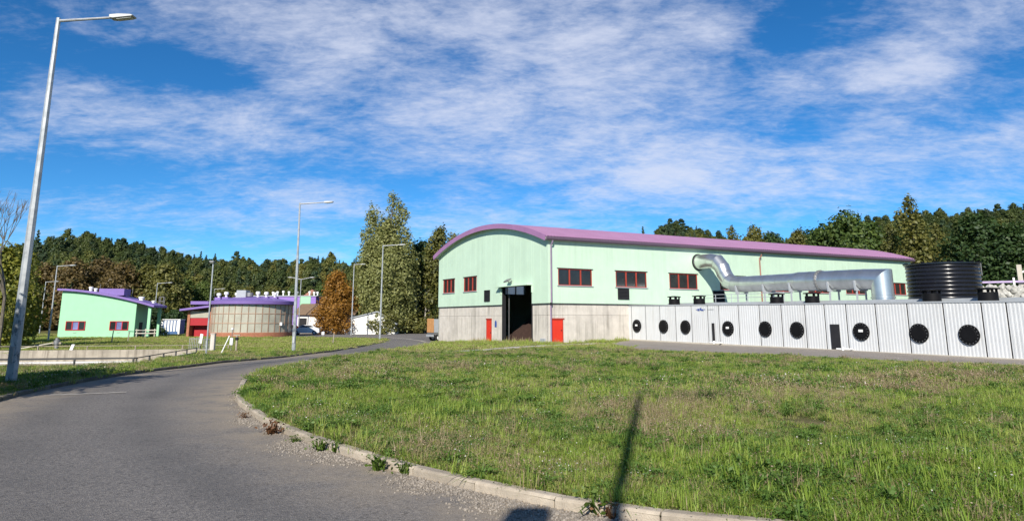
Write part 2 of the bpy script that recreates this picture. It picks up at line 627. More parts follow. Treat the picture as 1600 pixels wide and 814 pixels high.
def hill(x, y):
    r = np.hypot(x, y)
    t = np.arctan2(x, np.maximum(y, 1e-3))
    px = 800 + 1100 * np.tan(np.clip(t, -1.2, 1.2)) * 1.0
    P = [-400, 0, 60, 110, 190, 260, 330, 420, 500, 560, 700, 950, 1010, 1050, 1095, 1140, 1250, 1330, 1420, 1600, 2000]
    Z = [16, 18, 21, 25, 23, 19, 17.5, 16.5, 17.5, 17.5, 15, 24, 29, 36, 32, 26, 27, 31, 34, 33, 33]
    h = np.interp(px, P, Z)
    s = np.clip((r - 135) / (335 - 135), 0, 1)
    s = s * s * (3 - 2 * s)
    s2 = np.clip((r - 430) / 500, 0, 1)
    ang = np.where(y > 0, 1.0, np.clip(1 + y / 200.0, 0.35, 1.0))
    return h * s * (1 - 0.25 * s2) * ang


def g(x, y):
    x = np.asarray(x, float)
    y = np.asarray(y, float)
    d2 = (x[..., None] - CTRL[:, 0]) ** 2 + (y[..., None] - CTRL[:, 1]) ** 2 + 14.0
    w = d2 ** -1.7
    z = (w * CTRL[:, 2]).sum(-1) / w.sum(-1)
    return z + hill(x, y)


def gz(x, y):
    return float(g(np.array([x]), np.array([y]))[0])


LIFT = 0.07     # verges and lawn stand this much above the carriageway

KERB_R = [(16, 3.9), (12, 4.3), (8, 4.75), (4.5, 5.35), (2.2, 5.9), (0.9, 6.42), (0.0, 7.1), (-0.9, 7.95), (-1.8, 8.95), (-2.75, 10.15), (-3.5, 11.25), (-4.25, 12.45), (-5.0, 13.85), (-5.85, 15.5), (-6.5, 17.3), (-7.65, 21.0), (-8.45, 26), (-8.9, 33), (-8.9, 40), (-8.5, 47), (-8.0, 54), (-7.6, 60), (-7.4, 68), (-7.9, 73)]
KERB_L = [(14, -2.3), (0, -2.1), (-2.6, -1.5), (-4.4, 0.4), (-6.4, 4), (-8.2, 8.3), (-9.7, 12), (-10.8, 15.4), (-11.7, 18.6), (-12.4, 23.7), (-12.65, 30), (-12.4, 35.5), (-12.1, 41), (-12.0, 52), (-12.7, 66), (-13.5, 77), (-14.3, 83), (-15.8, 87.3), (-19.5, 90.3), (-26, 93), (-46, 101)]


def smooth_poly(pts, step):
    pts = [Vector((p[0], p[1], 0)) for p in pts]
    out = []
    for i in range(len(pts) - 1):
        p0 = pts[max(i - 1, 0)]
        p1, p2 = pts[i], pts[i + 1]
        p3 = pts[min(i + 2, len(pts) - 1)]
        n = max(2, int((p2 - p1).length / 0.25))
        for k in range(n):
            t = k / n
            q = 0.5 * ((2 * p1) + (p2 - p0) * t + (2 * p0 - 5 * p1 + 4 * p2 - p3) * t * t + (3 * p1 - p0 - 3 * p2 + p3) * t ** 3)
            out.append(q)
    out.append(pts[-1])
    # resample
    res = [out[0]]
    acc = 0.0
    for a, b in zip(out, out[1:]):
        L = (b - a).length
        while acc + L >= step:
            a = a + (b - a) * ((step - acc) / L)
            res.append(a)
            L = (b - a).length
            acc = 0.0
        acc += L
    return [(p.x, p.y) for p in res]


kr = smooth_poly(KERB_R, 1.0)
kl = smooth_poly(KERB_L, 1.0)
ROAD = kr + [(-8.3, 79.1), (1.0, 84.7), (4, 128), (-46, 121)] + kl[::-1]
U = Vector((0.8634, 0.5045, 0))
W = Vector((-0.5045, 0.8634, 0))
HALL = Vector((3.1, 60.0, 0))
HROT = math.atan2(0.5045, 0.8634)


def hw(x, y, z=0.0):
    """hall frame -> world"""
    p = HALL + U * x + W * y
    return Vector((p.x, p.y, z))


YARD = [(7.6, 57.9), (7.4, 50), (7.85, 44.4), (10.4, 41.2), (13.5, 38.0), (17.5, 31.4), (21, 26), (26, 17), (36, 14)] + [tuple(hw(8.45, y)[:2]) for y in (-50, -40, -30, -20, -10, -0.15)]
PATH = [(-8.6, 38.4), (-6.2, 39.0), (-3.9, 40.6), (-1.0, 44.6), (3.4, 51.8), (6.0, 55.2), (7.4, 56.6), (7.55, 58.4), (6.9, 59.4), (2.4, 54.6), (-1.9, 46.6), (-4.8, 42.4), (-6.6, 41.0), (-8.6, 40.2)]
BR = Vector((-19.7, 37.0, 0))
BU = Vector((-0.2, 0.98, 0)).normalized()      # along the right-hand wall
BV = Vector((-0.98, -0.2, 0)).normalized()     # along the near wall


def bw(u, v, z=0.0):
    p = BR + BU * u + BV * v
    return Vector((p.x, p.y, z))


BASIN = [tuple(bw(u, v)[:2]) for u, v in ((0.0, 0.0), (21.5, 0.0), (21.5, 48), (0, 48))]


def inside(poly, x, y):
    x = np.asarray(x, float)
    y = np.asarray(y, float)
    r = np.zeros(x.shape, bool)
    n = len(poly)
    for i in range(n):
        x1, y1 = poly[i]
        x2, y2 = poly[(i + 1) % n]
        if y1 == y2:
            continue
        c = ((y1 > y) != (y2 > y)) & (x < (x2 - x1) * (y - y1) / (y2 - y1) + x1)
        r ^= c
    return r


def grid(x0, x1, y0, y1, st):
    a, b = np.meshgrid(np.arange(x0, x1 + 1e-6, st), np.arange(y0, y1 + 1e-6, st))
    return np.stack([a.ravel(), b.ravel()], 1)


def out_of(p, x0, x1, y0, y1):
    return p[(p[:, 0] < x0) | (p[:, 0] > x1) | (p[:, 1] < y0) | (p[:, 1] > y1)]


pts = grid(-70, 60, -12, 112, 2.0) + 0.013
p2 = out_of(grid(-240, 240, -40, 440, 10), -72, 62, -14, 114)
p3 = out_of(grid(-600, 600, -600, 800, 50), -245, 245, -45, 445)
p4 = out_of(grid(-4000, 4000, -4000, 5000, 500), -620, 620, -620, 820)
allp = [tuple(p) for p in np.concatenate([pts, p2, p3, p4])]
edges = []


def constrain(poly):
    b = len(allp)
    allp.extend(poly)
    n = len(poly)
    edges.extend([(b + i, b + (i + 1) % n) for i in range(n)])


for P in (ROAD, YARD, PATH, BASIN):
    constrain(P)
cv, ce, cf, _a, _b, _c = geometry.delaunay_2d_cdt([Vector(p) for p in allp], edges, [], 0, 1e-4)
cv = np.array([(v.x, v.y) for v in cv])
cf = np.array([tuple(f) for f in cf])
cz = g(cv[:, 0], cv[:, 1])
cen = cv[cf].mean(1)
reg = np.zeros(len(cf), int)
for k, P in ((1, ROAD), (2, YARD), (3, PATH), (4, BASIN)):
    mk = inside(P, cen[:, 0], cen[:, 1]) & (reg == 0)
    reg[mk] = k


def region(name, sel, mat, lift):
    fs = cf[sel]
    used, inv = np.unique(fs, return_inverse=True)
    vs = np.column_stack([cv[used], cz[used] + lift])
    me = np_mesh(name, vs, inv.reshape(-1, 3), mat)
    me.polygons.foreach_set('use_smooth', [True] * len(me.polygons))
    o = link(name, me)
    o['kind'] = 'structure'
    return o


# ground: soil and thin turf
m, nd, lk, b = new_mat('turf_soil')
n1 = noise_tex(nd, lk, 0.35, 6, 0.65)
n2 = noise_tex(nd, lk, 2.2, 6, 0.7)
n3 = noise_tex(nd, lk, 30, 4, 0.7)
c1 = mixc(nd, lk, maprange(nd, lk, n1, 0.38, 0.62), (0.085, 0.095, 0.030), (0.140, 0.130, 0.052))
c2 = mixc(nd, lk, maprange(nd, lk, n2, 0.52, 0.72), c1, (0.26, 0.20, 0.115))
c3 = mixc(nd, lk, maprange(nd, lk, n3, 0.4, 0.75, 0, 0.45), c2, (0.10, 0.085, 0.05))
lk.new(c3, b.inputs['Base Color'])
b.inputs['Roughness'].default_value = 1.0
b.inputs['Specular IOR Level'].default_value = 0.1
bp = N(nd, 'ShaderNodeBump', Strength=0.8, Distance=0.05)
lk.new(n3, bp.inputs['Height'])
lk.new(bp.outputs[0], b.inputs['Normal'])
M['turf'] = m

# asphalt: aggregate, worn lanes, dust
m, nd, lk, b = new_mat('worn_asphalt')
big = noise_tex(nd, lk, 0.18, 5, 0.6, dist=0.4)
mid = noise_tex(nd, lk, 1.6, 6, 0.7)
vor = N(nd, 'ShaderNodeTexVoronoi', Scale=85.0)
tcn = nd.new('ShaderNodeTexCoord')
lk.new(tcn.outputs['Object'], vor.inputs['Vector'])
vor2 = N(nd, 'ShaderNodeTexVoronoi', Scale=32.0)
lk.new(tcn.outputs['Object'], vor2.inputs['Vector'])
sc_ = nd.new('ShaderNodeSeparateColor')
lk.new(vor.outputs['Color'], sc_.inputs[0])
sc2 = nd.new('ShaderNodeSeparateColor')
lk.new(vor2.outputs['Color'], sc2.inputs[0])
a0 = mixc(nd, lk, maprange(nd, lk, big, 0.35, 0.65), (0.118, 0.112, 0.110), (0.168, 0.155, 0.146))
a1 = mixc(nd, lk, maprange(nd, lk, mid, 0.3, 0.75, 0, 0.5), a0, (0.132, 0.122, 0.116))
a2 = mixc(nd, lk, maprange(nd, lk, sc_.outputs[0], 0.5, 1.0, 0, 0.85), a1, (0.30, 0.27, 0.235))
a3 = mixc(nd, lk, maprange(nd, lk, sc2.outputs[0], 0.80, 1.0, 0, 0.45), a2, (0.30, 0.275, 0.245))
a4 = mixc(nd, lk, maprange(nd, lk, sc2.outputs[1], 0.85, 1.0, 0, 0.6), a3, (0.05, 0.048, 0.046))
dust = nd.new('ShaderNodeAttribute')
dust.attribute_name = 'dust'
dn = noise_tex(nd, lk, 1.1, 6, 0.7, dist=0.5)
dm = N(nd, 'ShaderNodeMath', operation='MULTIPLY')
lk.new(dust.outputs['Fac'], dm.inputs[0])
lk.new(maprange(nd, lk, dn, 0.30, 0.56), dm.inputs[1])
trk = nd.new('ShaderNodeAttribute')
trk.attribute_name = 'track'
tn_ = noise_tex(nd, lk, 0.5, 4, 0.6)
tm_ = N(nd, 'ShaderNodeMath', operation='MULTIPLY')
lk.new(trk.outputs['Fac'], tm_.inputs[0])
lk.new(maprange(nd, lk, tn_, 0.3, 0.65, 0.1, 0.55), tm_.inputs[1])
a4 = mixc(nd, lk, tm_.outputs[0], a4, (0.088, 0.084, 0.082))
a5 = mixc(nd, lk, dm.outputs[0], a4, (0.34, 0.28, 0.205))
lk.new(a5, b.inputs['Base Color'])
b.inputs['Roughness'].default_value = 0.9
b.inputs['Specular IOR Level'].default_value = 0.25
bp = N(nd, 'ShaderNodeBump', Strength=0.6, Distance=0.012)
lk.new(vor.outputs['Distance'], bp.inputs['Height'])
lk.new(bp.outputs[0], b.inputs['Normal'])
M['asphalt'] = m

ground = region('ground', reg == 0, M['turf'], LIFT)
road = region('road', reg == 1, M['asphalt'], 0.0)
M['yard'] = pmat('pale_worn_pavement', (0.27, 0.235, 0.20), rough=0.92, var=0.16, scale=0.9, bump=0.4, bscale=45)
yard = region('yard_pavement', reg == 2, M['yard'], LIFT)
footpath = region('footpath', reg == 3, M['paleconc'], LIFT)


# finer road near the camera and a dust value that grows towards the kerbs
def refine_and_dust(o, poly_lines, w):
    me = o.data
    bm = bmesh.new()
    bm.from_mesh(me)
    for _ in range(3):
        es = [e for e in bm.edges if e.calc_length() > 0.45 and all(-14 < v.co.x < 14 and v.co.y < 40 for v in e.verts)]
        bmesh.ops.subdivide_edges(bm, edges=es, cuts=1)
        bmesh.ops.triangulate(bm, faces=[f for f in bm.faces if len(f.verts) > 3])
    bm.to_mesh(me)
    bm.free()
    n = len(me.vertices)
    co = np.empty(n * 3, np.float32)
    me.vertices.foreach_get('co', co)
    co = co.reshape(-1, 3)
    dd = np.full(n, 1e9)
    for line in poly_lines:
        L = np.array(line)
        L = L[(L[:, 1] < 45)]
        for q in L:
            dd = np.minimum(dd, np.hypot(co[:, 0] - q[0], co[:, 1] - q[1]))
    val = np.clip(1 - dd / w, 0, 1) ** 1.3
    dr_ = np.full(n, 1e9)
    for q in poly_lines[0]:
        dr_ = np.minimum(dr_, np.hypot(co[:, 0] - q[0], co[:, 1] - q[1]))
    tr_ = np.exp(-((dr_ - 1.75) / 0.38) ** 2) + 0.8 * np.exp(-((dr_ - 3.35) / 0.42) ** 2) + 0.5 * np.exp(-((dr_ - 5.0) / 0.5) ** 2)
    at = me.attributes.new('track', 'FLOAT', 'POINT')
    at.data.foreach_set('value', np.clip(tr_, 0, 1).astype(np.float32))
    at = me.attributes.new('dust', 'FLOAT', 'POINT')
    at.data.foreach_set('value', val.astype(np.float32))
    me.update()


refine_and_dust(road, [smooth_poly(KERB_R, 0.3), smooth_poly(KERB_L, 0.3)], 1.7)

# kerb stones
kerb_mesh = MB().prism([(0.0, -0.12), (0.0, 0.075), (0.025, 0.095), (0.13, 0.095), (0.13, -0.12)], 'x', -0.492, 0.492).mesh('kerb_stone', M['kerb'], bevel=0.006)


kerb_dark = kerb_mesh.copy()
kerb_dark.materials[0] = pmat('dark_kerb_concrete', (0.13, 0.115, 0.085), rough=0.95, var=0.35, scale=5, bump=0.5, bscale=60, obj_var=0.2)  # darker kerb concrete for the verge side


def kerb(name, line, side, i0, i1, mesh_=None):
    root = bpy.data.objects.new(name, None)
    C.objects.link(root)
    root['kind'] = 'structure'
    for i in range(i0, min(i1, len(line) - 1)):
        a, b_ = Vector((*line[i], 0)), Vector((*line[i + 1], 0))
        mid = (a + b_) / 2
        t = (b_ - a).normalized()
        o = link('kerb_stone', mesh_ or kerb_mesh, root)
        ang = math.atan2(t.y, t.x)
        if side < 0:
            ang += math.pi
        za, zb = gz(*line[i]), gz(*line[i + 1])
        o.location = (mid.x, mid.y, (za + zb) / 2 + random.uniform(-0.004, 0.004))
        pitch = -math.atan2(zb - za, (b_ - a).length) * (1 if side > 0 else -1)
        o.rotation_euler = (random.uniform(-0.02, 0.02), pitch, ang + random.uniform(-0.01, 0.01))
        o.scale = ((b_ - a).length / 1.0, 1, 1)
    return root


# kerb_mesh local +y points away from the road
kerb('kerb_lawn', kr, -1, 0, 75)
kerb('kerb_verge', kl, 1, 10, 130, kerb_dark)

# flush pale channel along the far side of the road, bending off to the left
chan = smooth_poly([(-8.1, 55), (-7.75, 62), (-7.7, 69), (-8.4, 75), (-9.6, 80), (-11.5, 86), (-14, 93), (-19, 99), (-27, 103)], 1.0)
mb = MB()
for i in range(len(chan) - 1):
    a, b_ = Vector((*chan[i], 0)), Vector((*chan[i + 1], 0))
    n_ = Vector((-(b_ - a).y, (b_ - a).x, 0)).normalized() * 0.16
    vs = []
    for p in (a - n_, b_ - n_, b_ + n_, a + n_):
        vs.append((p.x, p.y, gz(p.x, p.y) + 0.006))
    mb.add(vs, [(0, 1, 2, 3)])
o = mb.build('drain_channel', M['paleconc'])
o['kind'] = 'structure'
# pale kerb at the far edge of the side road
mb = MB()
fk = smooth_poly([(-40, 119.6), (-20, 122.8), (3, 126.2)], 1.0)
root = bpy.data.objects.new('kerb_far', None)
C.objects.link(root)
root['kind'] = 'structure'
for a, b_ in zip(fk, fk[1:]):
    t = math.atan2(b_[1] - a[1], b_[0] - a[0])
    o = link('kerb_stone', kerb_mesh, root)
    o.location = ((a[0] + b_[0]) / 2, (a[1] + b_[1]) / 2, gz(*a) + 0.02)
    o.rotation_euler = (0, 0, t)
# worn paint dash on the road
mb = MB()
for (x0, y0, x1, y1, w_) in ((-10.6, 16.75, -9.15, 17.35, 0.14),):
    a, b_ = Vector((x0, y0, 0)), Vector((x1, y1, 0))
    n_ = Vector((-(b_ - a).y, (b_ - a).x, 0)).normalized() * w_
    mb.add([(p.x, p.y, gz(p.x, p.y) + 0.008) for p in (a - n_, b_ - n_ * 0.7, b_ + n_, a + n_ * 0.8)], [(0, 1, 2, 3)])
o = mb.build('worn_road_marking', M['paint'])
o['kind'] = 'structure'

# ------------------------------------------------------------------ compost hall
LX, LY, Z0, ZE = 53.0, 22.2, 3.0, 8.5
hall = empty('compost_hall', (HALL.x, HALL.y, 0), HROT, 'long mint green hall with mauve barrel roof on a concrete base', 'hall')
RA = 32.9
ZC = 10.55 - RA


def arc(y, off=0.0):
    return ZC + math.sqrt((RA + off) ** 2 - (y - LY / 2) ** 2)


PG = lambda u, v, d: (-d, u, v)            # gable towards the road
PL = lambda u, v, d: (u, -d, v)            # long wall towards the camera
PB = lambda u, v, d: (u, LY + d, v)        # back long wall
PE = lambda u, v, d: (LX + d, u, v)        # far gable


def boxm(mb, P, u0, u1, v0, v1, d0, d1):
    a, b_ = P(u0, v0, d0), P(u1, v1, d1)
    return mb.box([min(p, q) for p, q in zip(a, b_)], [max(p, q) for p, q in zip(a, b_)])


def split_rects(cols, v0, v1, openings):
    out = []
    for u0, u1 in cols:
        br = sorted({u0, u1} | {q for o in openings for q in o[:2] if u0 < q < u1})
        for a, b_ in zip(br, br[1:]):
            mid = (a + b_) / 2
            ivs = [(v0, v1)]
            for (oa, ob, oc, od) in openings:
                if oa <= mid <= ob:
                    nx = []
                    for c, d in ivs:
                        if od <= c or oc >= d:
                            nx.append((c, d))
                        else:
                            if oc > c:
                                nx.append((c, oc))
                            if od < d:
                                nx.append((od, d))
                    ivs = nx
            out += [(a, b_, c, d) for c, d in ivs if d - c > 0.02 and b_ - a > 0.02]
    return out


def columns(L, w, first=0.0):
    n = int(round((L - first) / w))
    e = [first + (L - first) * i / n for i in range(n + 1)]
    return list(zip(e, e[1:]))


G_DOOR = (2.6, 7.9, -1.3, 4.65)
G_RED = (10.0, 11.05, -1.3, 1.78)
G_WIN = [(18.1, 20.9, 4.52, 5.96), (13.05, 15.85, 4.52, 5.96)]
L_WIN = [(0.92, 4.46, 4.56, 5.97), (7.13, 10.69, 4.56, 5.97), (13.51, 17.07, 4.56, 5.97), (20.15, 23.72, 4.56, 5.97), (27.0, 30.6, 4.56, 5.97), (33.4, 37.0, 4.56, 5.97), (39.9, 43.5, 4.56, 5.97), (48.2, 51.4, 4.62, 5.97)]
L_DOOR = (0.24, 1.42, -1.3, 1.78)
B_WIN = [(7.5, 11.06, 4.56, 5.97), (13.6, 17.1, 4.56, 5.97), (20.15, 23.7, 4.56, 5.97), (27, 30.6, 4.56, 5.97)]

gap = 0.0035
# cladding panels
for a, b_, c, d in split_rects(columns(LX, 1.152), Z0 + 0.05, ZE + 0.12, L_WIN):
    boxm(MB(), PL, a + gap, b_ - gap, c, d + (0.0062 * a if d > ZE else 0), 0.0, 0.08).build('cladding_panel', M['clad'], hall, bevel=0.005)
for a, b_, c, d in split_rects(columns(LY, 1.11), Z0 + 0.05, 20, [(o[0], o[1], o[2], o[3]) for o in G_WIN] + [G_DOOR]):
    if d > 15:
        ts = [a + gap + (b_ - a - 2 * gap) * i / 3 for i in range(4)]
        poly = [(a + gap, c), (b_ - gap, c)] + [(t, arc(t) - 0.02) for t in ts[::-1]]
        MB().prism(poly, 'x', -0.08, 0.0).build('cladding_panel', M['clad'], hall, bevel=0.005)
    else:
        boxm(MB(), PG, a + gap, b_ - gap, c, d, 0.0, 0.08).build('cladding_panel', M['clad'], hall, bevel=0.005)
# corner trim
MB().box((-0.10, -0.10, Z0 + 0.04), (0.06, 0.06, ZE + 0.1)).build('corner_trim', M['clad'], hall)
# precast concrete base, two lifts of panels
for P, L, ops, first in ((PG, LY, [G_DOOR, G_RED], 0.0), (PL, LX, [L_DOOR], 0.25)):
    for z0_, z1_ in ((-1.5, 2.05), (2.062, Z0)):
        for a, b_, c, d in split_rects(columns(L, 2.45, first), z0_, z1_, ops):
            boxm(MB(), P, a + 0.004, b_ - 0.004, c, d, -0.22, 0.0).build('concrete_panel', M['concrete'], hall, bevel=0.012)
# dark drip flashing between concrete and cladding
boxm(boxm(boxm(MB(), PL, -0.13, LX, Z0 + 0.0, Z0 + 0.05, 0.01, 0.13), PG, 0.0, 2.55, Z0, Z0 + 0.05, 0.01, 0.13), PG, 7.95, LY, Z0, Z0 + 0.05, 0.01, 0.13).build('drip_flashing', M['dark'], hall)
# lining, back wall, far gable, floor
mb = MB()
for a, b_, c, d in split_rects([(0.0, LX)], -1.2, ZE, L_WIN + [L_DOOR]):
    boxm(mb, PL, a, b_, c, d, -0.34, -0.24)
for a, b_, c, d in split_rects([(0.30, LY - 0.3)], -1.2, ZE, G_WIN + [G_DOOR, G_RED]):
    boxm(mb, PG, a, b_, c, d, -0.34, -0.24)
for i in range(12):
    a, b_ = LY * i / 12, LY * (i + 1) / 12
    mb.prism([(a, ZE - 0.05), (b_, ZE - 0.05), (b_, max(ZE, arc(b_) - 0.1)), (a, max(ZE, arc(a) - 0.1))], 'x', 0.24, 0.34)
mb.build('light_seal_lining', M['inner'], hall)  # lining added to stop light leaking through the panel gaps
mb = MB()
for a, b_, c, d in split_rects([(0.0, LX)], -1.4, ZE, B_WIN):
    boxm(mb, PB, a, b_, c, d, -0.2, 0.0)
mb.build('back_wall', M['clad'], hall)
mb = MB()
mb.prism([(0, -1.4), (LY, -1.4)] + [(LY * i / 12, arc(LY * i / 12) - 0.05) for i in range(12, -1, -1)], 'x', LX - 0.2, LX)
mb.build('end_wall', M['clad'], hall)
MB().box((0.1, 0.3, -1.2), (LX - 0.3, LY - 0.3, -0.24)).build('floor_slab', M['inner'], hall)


def window(parent, P, o, npane, frame, pane_mats, sill=True, fr=0.06, name='window', mull=0.11):
    u0, u1, v0, v1 = o
    mb = MB()
    boxm(mb, P, u0, u1, v0, v0 + fr, -0.10, 0.09)
    boxm(mb, P, u0, u1, v1 - fr, v1, -0.10, 0.09)
    boxm(mb, P, u0, u0 + fr, v0 + fr, v1 - fr, -0.10, 0.09)
    boxm(mb, P, u1 - fr, u1, v0 + fr, v1 - fr, -0.10, 0.09)
    w = mb.build(name, frame, parent)
    iw = (u1 - u0 - 2 * fr - (npane - 1) * mull) / npane
    for k in range(npane):
        a = u0 + fr + k * (iw + mull)
        boxm(MB(), P, a, a + iw, v0 + fr, v1 - fr, -0.01, 0.015).build('pane', pane_mats[k % len(pane_mats)], w)
        if k < npane - 1:
            boxm(MB(), P, a + iw, a + iw + mull, v0 + fr, v1 - fr, -0.09, 0.085).build('mullion', frame, w)
    if sill:
        boxm(MB(), P, u0 - 0.12, u1 + 0.12, v0 - 0.07, v0 - 0.005, -0.05, 0.17).build('sill', M['greysheet'], w)
        boxm(MB(), P, u0 - 0.12, u1 + 0.12, v1 + 0.005, v1 + 0.06, -0.05, 0.15).build('lintel_flashing', M['dark'], w)
    return w


for o in L_WIN:
    window(hall, PL, o, 3, M['redframe'], [M['glass']])
for o in G_WIN:
    window(hall, PG, o, 3, M['redframe'], [M['glass']], mull=0.12)
for o in B_WIN:
    window(hall, PB, o, 3, M['dark'], [M['frost']], sill=False)

# doors
d_ = boxm(MB(), PL, L_DOOR[0] + 0.06, L_DOOR[1] - 0.06, -0.36, L_DOOR[3] - 0.06, -0.08, -0.02).build('door', M['red'], hall)
boxm(boxm(boxm(MB(), PL, L_DOOR[0], L_DOOR[0] + 0.06, -0.36, L_DOOR[3], -0.2, 0.02), PL, L_DOOR[1] - 0.06, L_DOOR[1], -0.36, L_DOOR[3], -0.2, 0.02), PL, L_DOOR[0] - 0.05, L_DOOR[1] + 0.1, L_DOOR[3] - 0.06, L_DOOR[3] + 0.03, -0.2, 0.06).build('door_frame', M['redframe'], d_)
boxm(MB(), PL, L_DOOR[1] - 0.22, L_DOOR[1] - 0.13, 0.78, 0.84, -0.02, 0.04).build('handle', M['dark'], d_)
d_ = boxm(MB(), PG, G_RED[0] + 0.06, G_RED[1] - 0.06, -0.62, G_RED[3] - 0.06, -0.08, -0.02).build('door', M['red'], hall)
boxm(boxm(boxm(MB(), PG, G_RED[0], G_RED[0] + 0.06, -0.7, G_RED[3], -0.2, 0.02), PG, G_RED[1] - 0.06, G_RED[1], -0.7, G_RED[3], -0.2, 0.02), PG, G_RED[0] - 0.05, G_RED[1] + 0.05, G_RED[3] - 0.06, G_RED[3] + 0.03, -0.2, 0.05).build('door_frame', M['redframe'], d_)
boxm(MB(), PG, G_RED[0] + 0.12, G_RED[0] + 0.2, 0.45, 0.52, -0.02, 0.05).build('handle', M['dark'], d_)
# small blue notice and meter box
boxm(boxm(MB(), PG, 9.0, 9.35, 1.0, 1.5, 0.002, 0.03), PG, 9.08, 9.27, 1.5, 1.62, 0.002, 0.03).build('notice', M['signblue'], hall)
boxm(MB(), PG, 0.5, 1.25, -0.25, 0.12, 0.002, 0.12).build('meter_box', M['greysheet'], hall, bevel=0.02)


def louvre(P, u0, u1, v0, v1, name='louvre', d=0.08):
    mb = MB()
    boxm(mb, P, u0, u1, v0, v0 + 0.06, d, d + 0.08)
    boxm(mb, P, u0, u1, v1 - 0.06, v1, d, d + 0.08)
    boxm(mb, P, u0, u0 + 0.06, v0 + 0.06, v1 - 0.06, d, d + 0.08)
    boxm(mb, P, u1 - 0.06, u1, v0 + 0.06, v1 - 0.06, d, d + 0.08)
    boxm(mb, P, u0 + 0.06, u1 - 0.06, v0 + 0.06, v1 - 0.06, d + 0.002, d + 0.012)
    w = mb.build(name, M['dark'], hall)
    n = int((v1 - v0 - 0.12) / 0.12)
    for i in range(n):
        z = v0 + 0.06 + (i + 0.5) * (v1 - v0 - 0.12) / n
        a = P(u0 + 0.06, z - 0.04, d + 0.075)
        b1 = P(u1 - 0.06, z - 0.04, d + 0.075)
        c1 = P(u1 - 0.06, z + 0.04, d + 0.02)
        e1 = P(u0 + 0.06, z + 0.04, d + 0.02)
        off = Vector((0, 0, 0.012))
        s = MB()
        vs = [Vector(q) for q in (a, b1, c1, e1)]
        s.add(vs + [q + off for q in vs], [(0, 1, 2, 3), (7, 6, 5, 4), (0, 4, 5, 1), (1, 5, 6, 2), (2, 6, 7, 3), (3, 7, 4, 0)])
        s.build('slat', M['dark'], w)


louvre(PG, 10.2, 11.3, 3.42, 4.5)
louvre(PL, 7.3, 8.56, 3.46, 4.44)
louvre(PL, 19.1, 20.6, 3.38, 4.46)

# gate opening: jambs, header flashing, raised curtain rail
mb = MB()
boxm(mb, PG, G_DOOR[0], G_DOOR[0] + 0.1, -0.6, G_DOOR[3], -0.3, 0.06)
boxm(mb, PG, G_DOOR[1] - 0.1, G_DOOR[1], -0.7, G_DOOR[3], -0.3, 0.06)
gf = mb.build('gate_frame', M['dark'], hall)
boxm(MB(), PG, G_DOOR[0] - 0.15, G_DOOR[1] + 0.55, G_DOOR[3] + 0.0, G_DOOR[3] + 0.07, -0.02, 0.62).build('gate_canopy', M['clad'], hall)
boxm(boxm(MB(), PG, G_DOOR[1] + 0.05, G_DOOR[1] + 0.13, 4.0, 4.63, 0.08, 0.16), PG, G_DOOR[0] - 0.13, G_DOOR[0] - 0.05, 4.0, 4.63, 0.08, 0.16).build('canopy_bracket', M['clad'], hall)
MB().tube([(0.5, G_DOOR[1] - 0.35, -0.1), (0.5, G_DOOR[1] - 0.35, 4.1)], 0.025, 6).build('guide_rail', M['steel'], hall)
# floodlight
fl = MB().box((-0.45, 6.0, 4.98), (-0.08, 6.1, 5.08)).build('floodlight', M['steel'], hall)
Mt = Matrix.Translation((-0.55, 6.05, 5.2)) @ Matrix.Rotation(R(-30), 4, 'Y') @ Matrix.Rotation(R(20), 4, 'Z')
MB().box((-0.25, -0.32, -0.06), (0.25, 0.32, 0.06), Mt).build('floodlight_head', M['steel'], fl, bevel=0.02)

# barrel roof of profiled sheet: ribs run up and over
NX = int(LX / 0.14)
rows = 28
yo0, yo1 = -0.42, LY + 0.42
vs, fs = [], []
xs = []
x = -0.55
k = 0
prof = [0.0, 0.0, 0.07, 0.07]
step = [0.14, 0.04, 0.10, 0.04]
while x < LX + 0.3:
    xs.append((x, prof[k % 4]))
    x += step[k % 4]
    k += 1
ZS = 0.0062
ang0 = math.asin((yo0 - LY / 2) / RA)
ang1 = math.asin((yo1 - LY / 2) / RA)
for (xx, h_) in xs:
    for r in range(rows + 1):
        t = ang0 + (ang1 - ang0) * r / rows
        vs.append((xx, LY / 2 + (RA + 0.16 + h_) * math.sin(t), ZC + (RA + 0.16 + h_) * math.cos(t) + ZS * xx))
n1 = rows + 1
for i in range(len(xs) - 1):
    for r in range(rows):
        fs.append((i * n1 + r, (i + 1) * n1 + r, (i + 1) * n1 + r + 1, i * n1 + r + 1))
base_n = len(vs)
for (xx, h_) in (xs[0], xs[-1]):          # smooth underside
    for r in range(rows + 1):
        t = ang0 + (ang1 - ang0) * r / rows
        vs.append((xx, LY / 2 + (RA + 0.11) * math.sin(t), ZC + (RA + 0.11) * math.cos(t) + ZS * xx))
for r in range(rows):
    fs.append((base_n + r, base_n + r + 1, base_n + n1 + r + 1, base_n + n1 + r))
rb = MB().add(vs, fs)
roof = rb.build('roof', M['magenta'], hall)
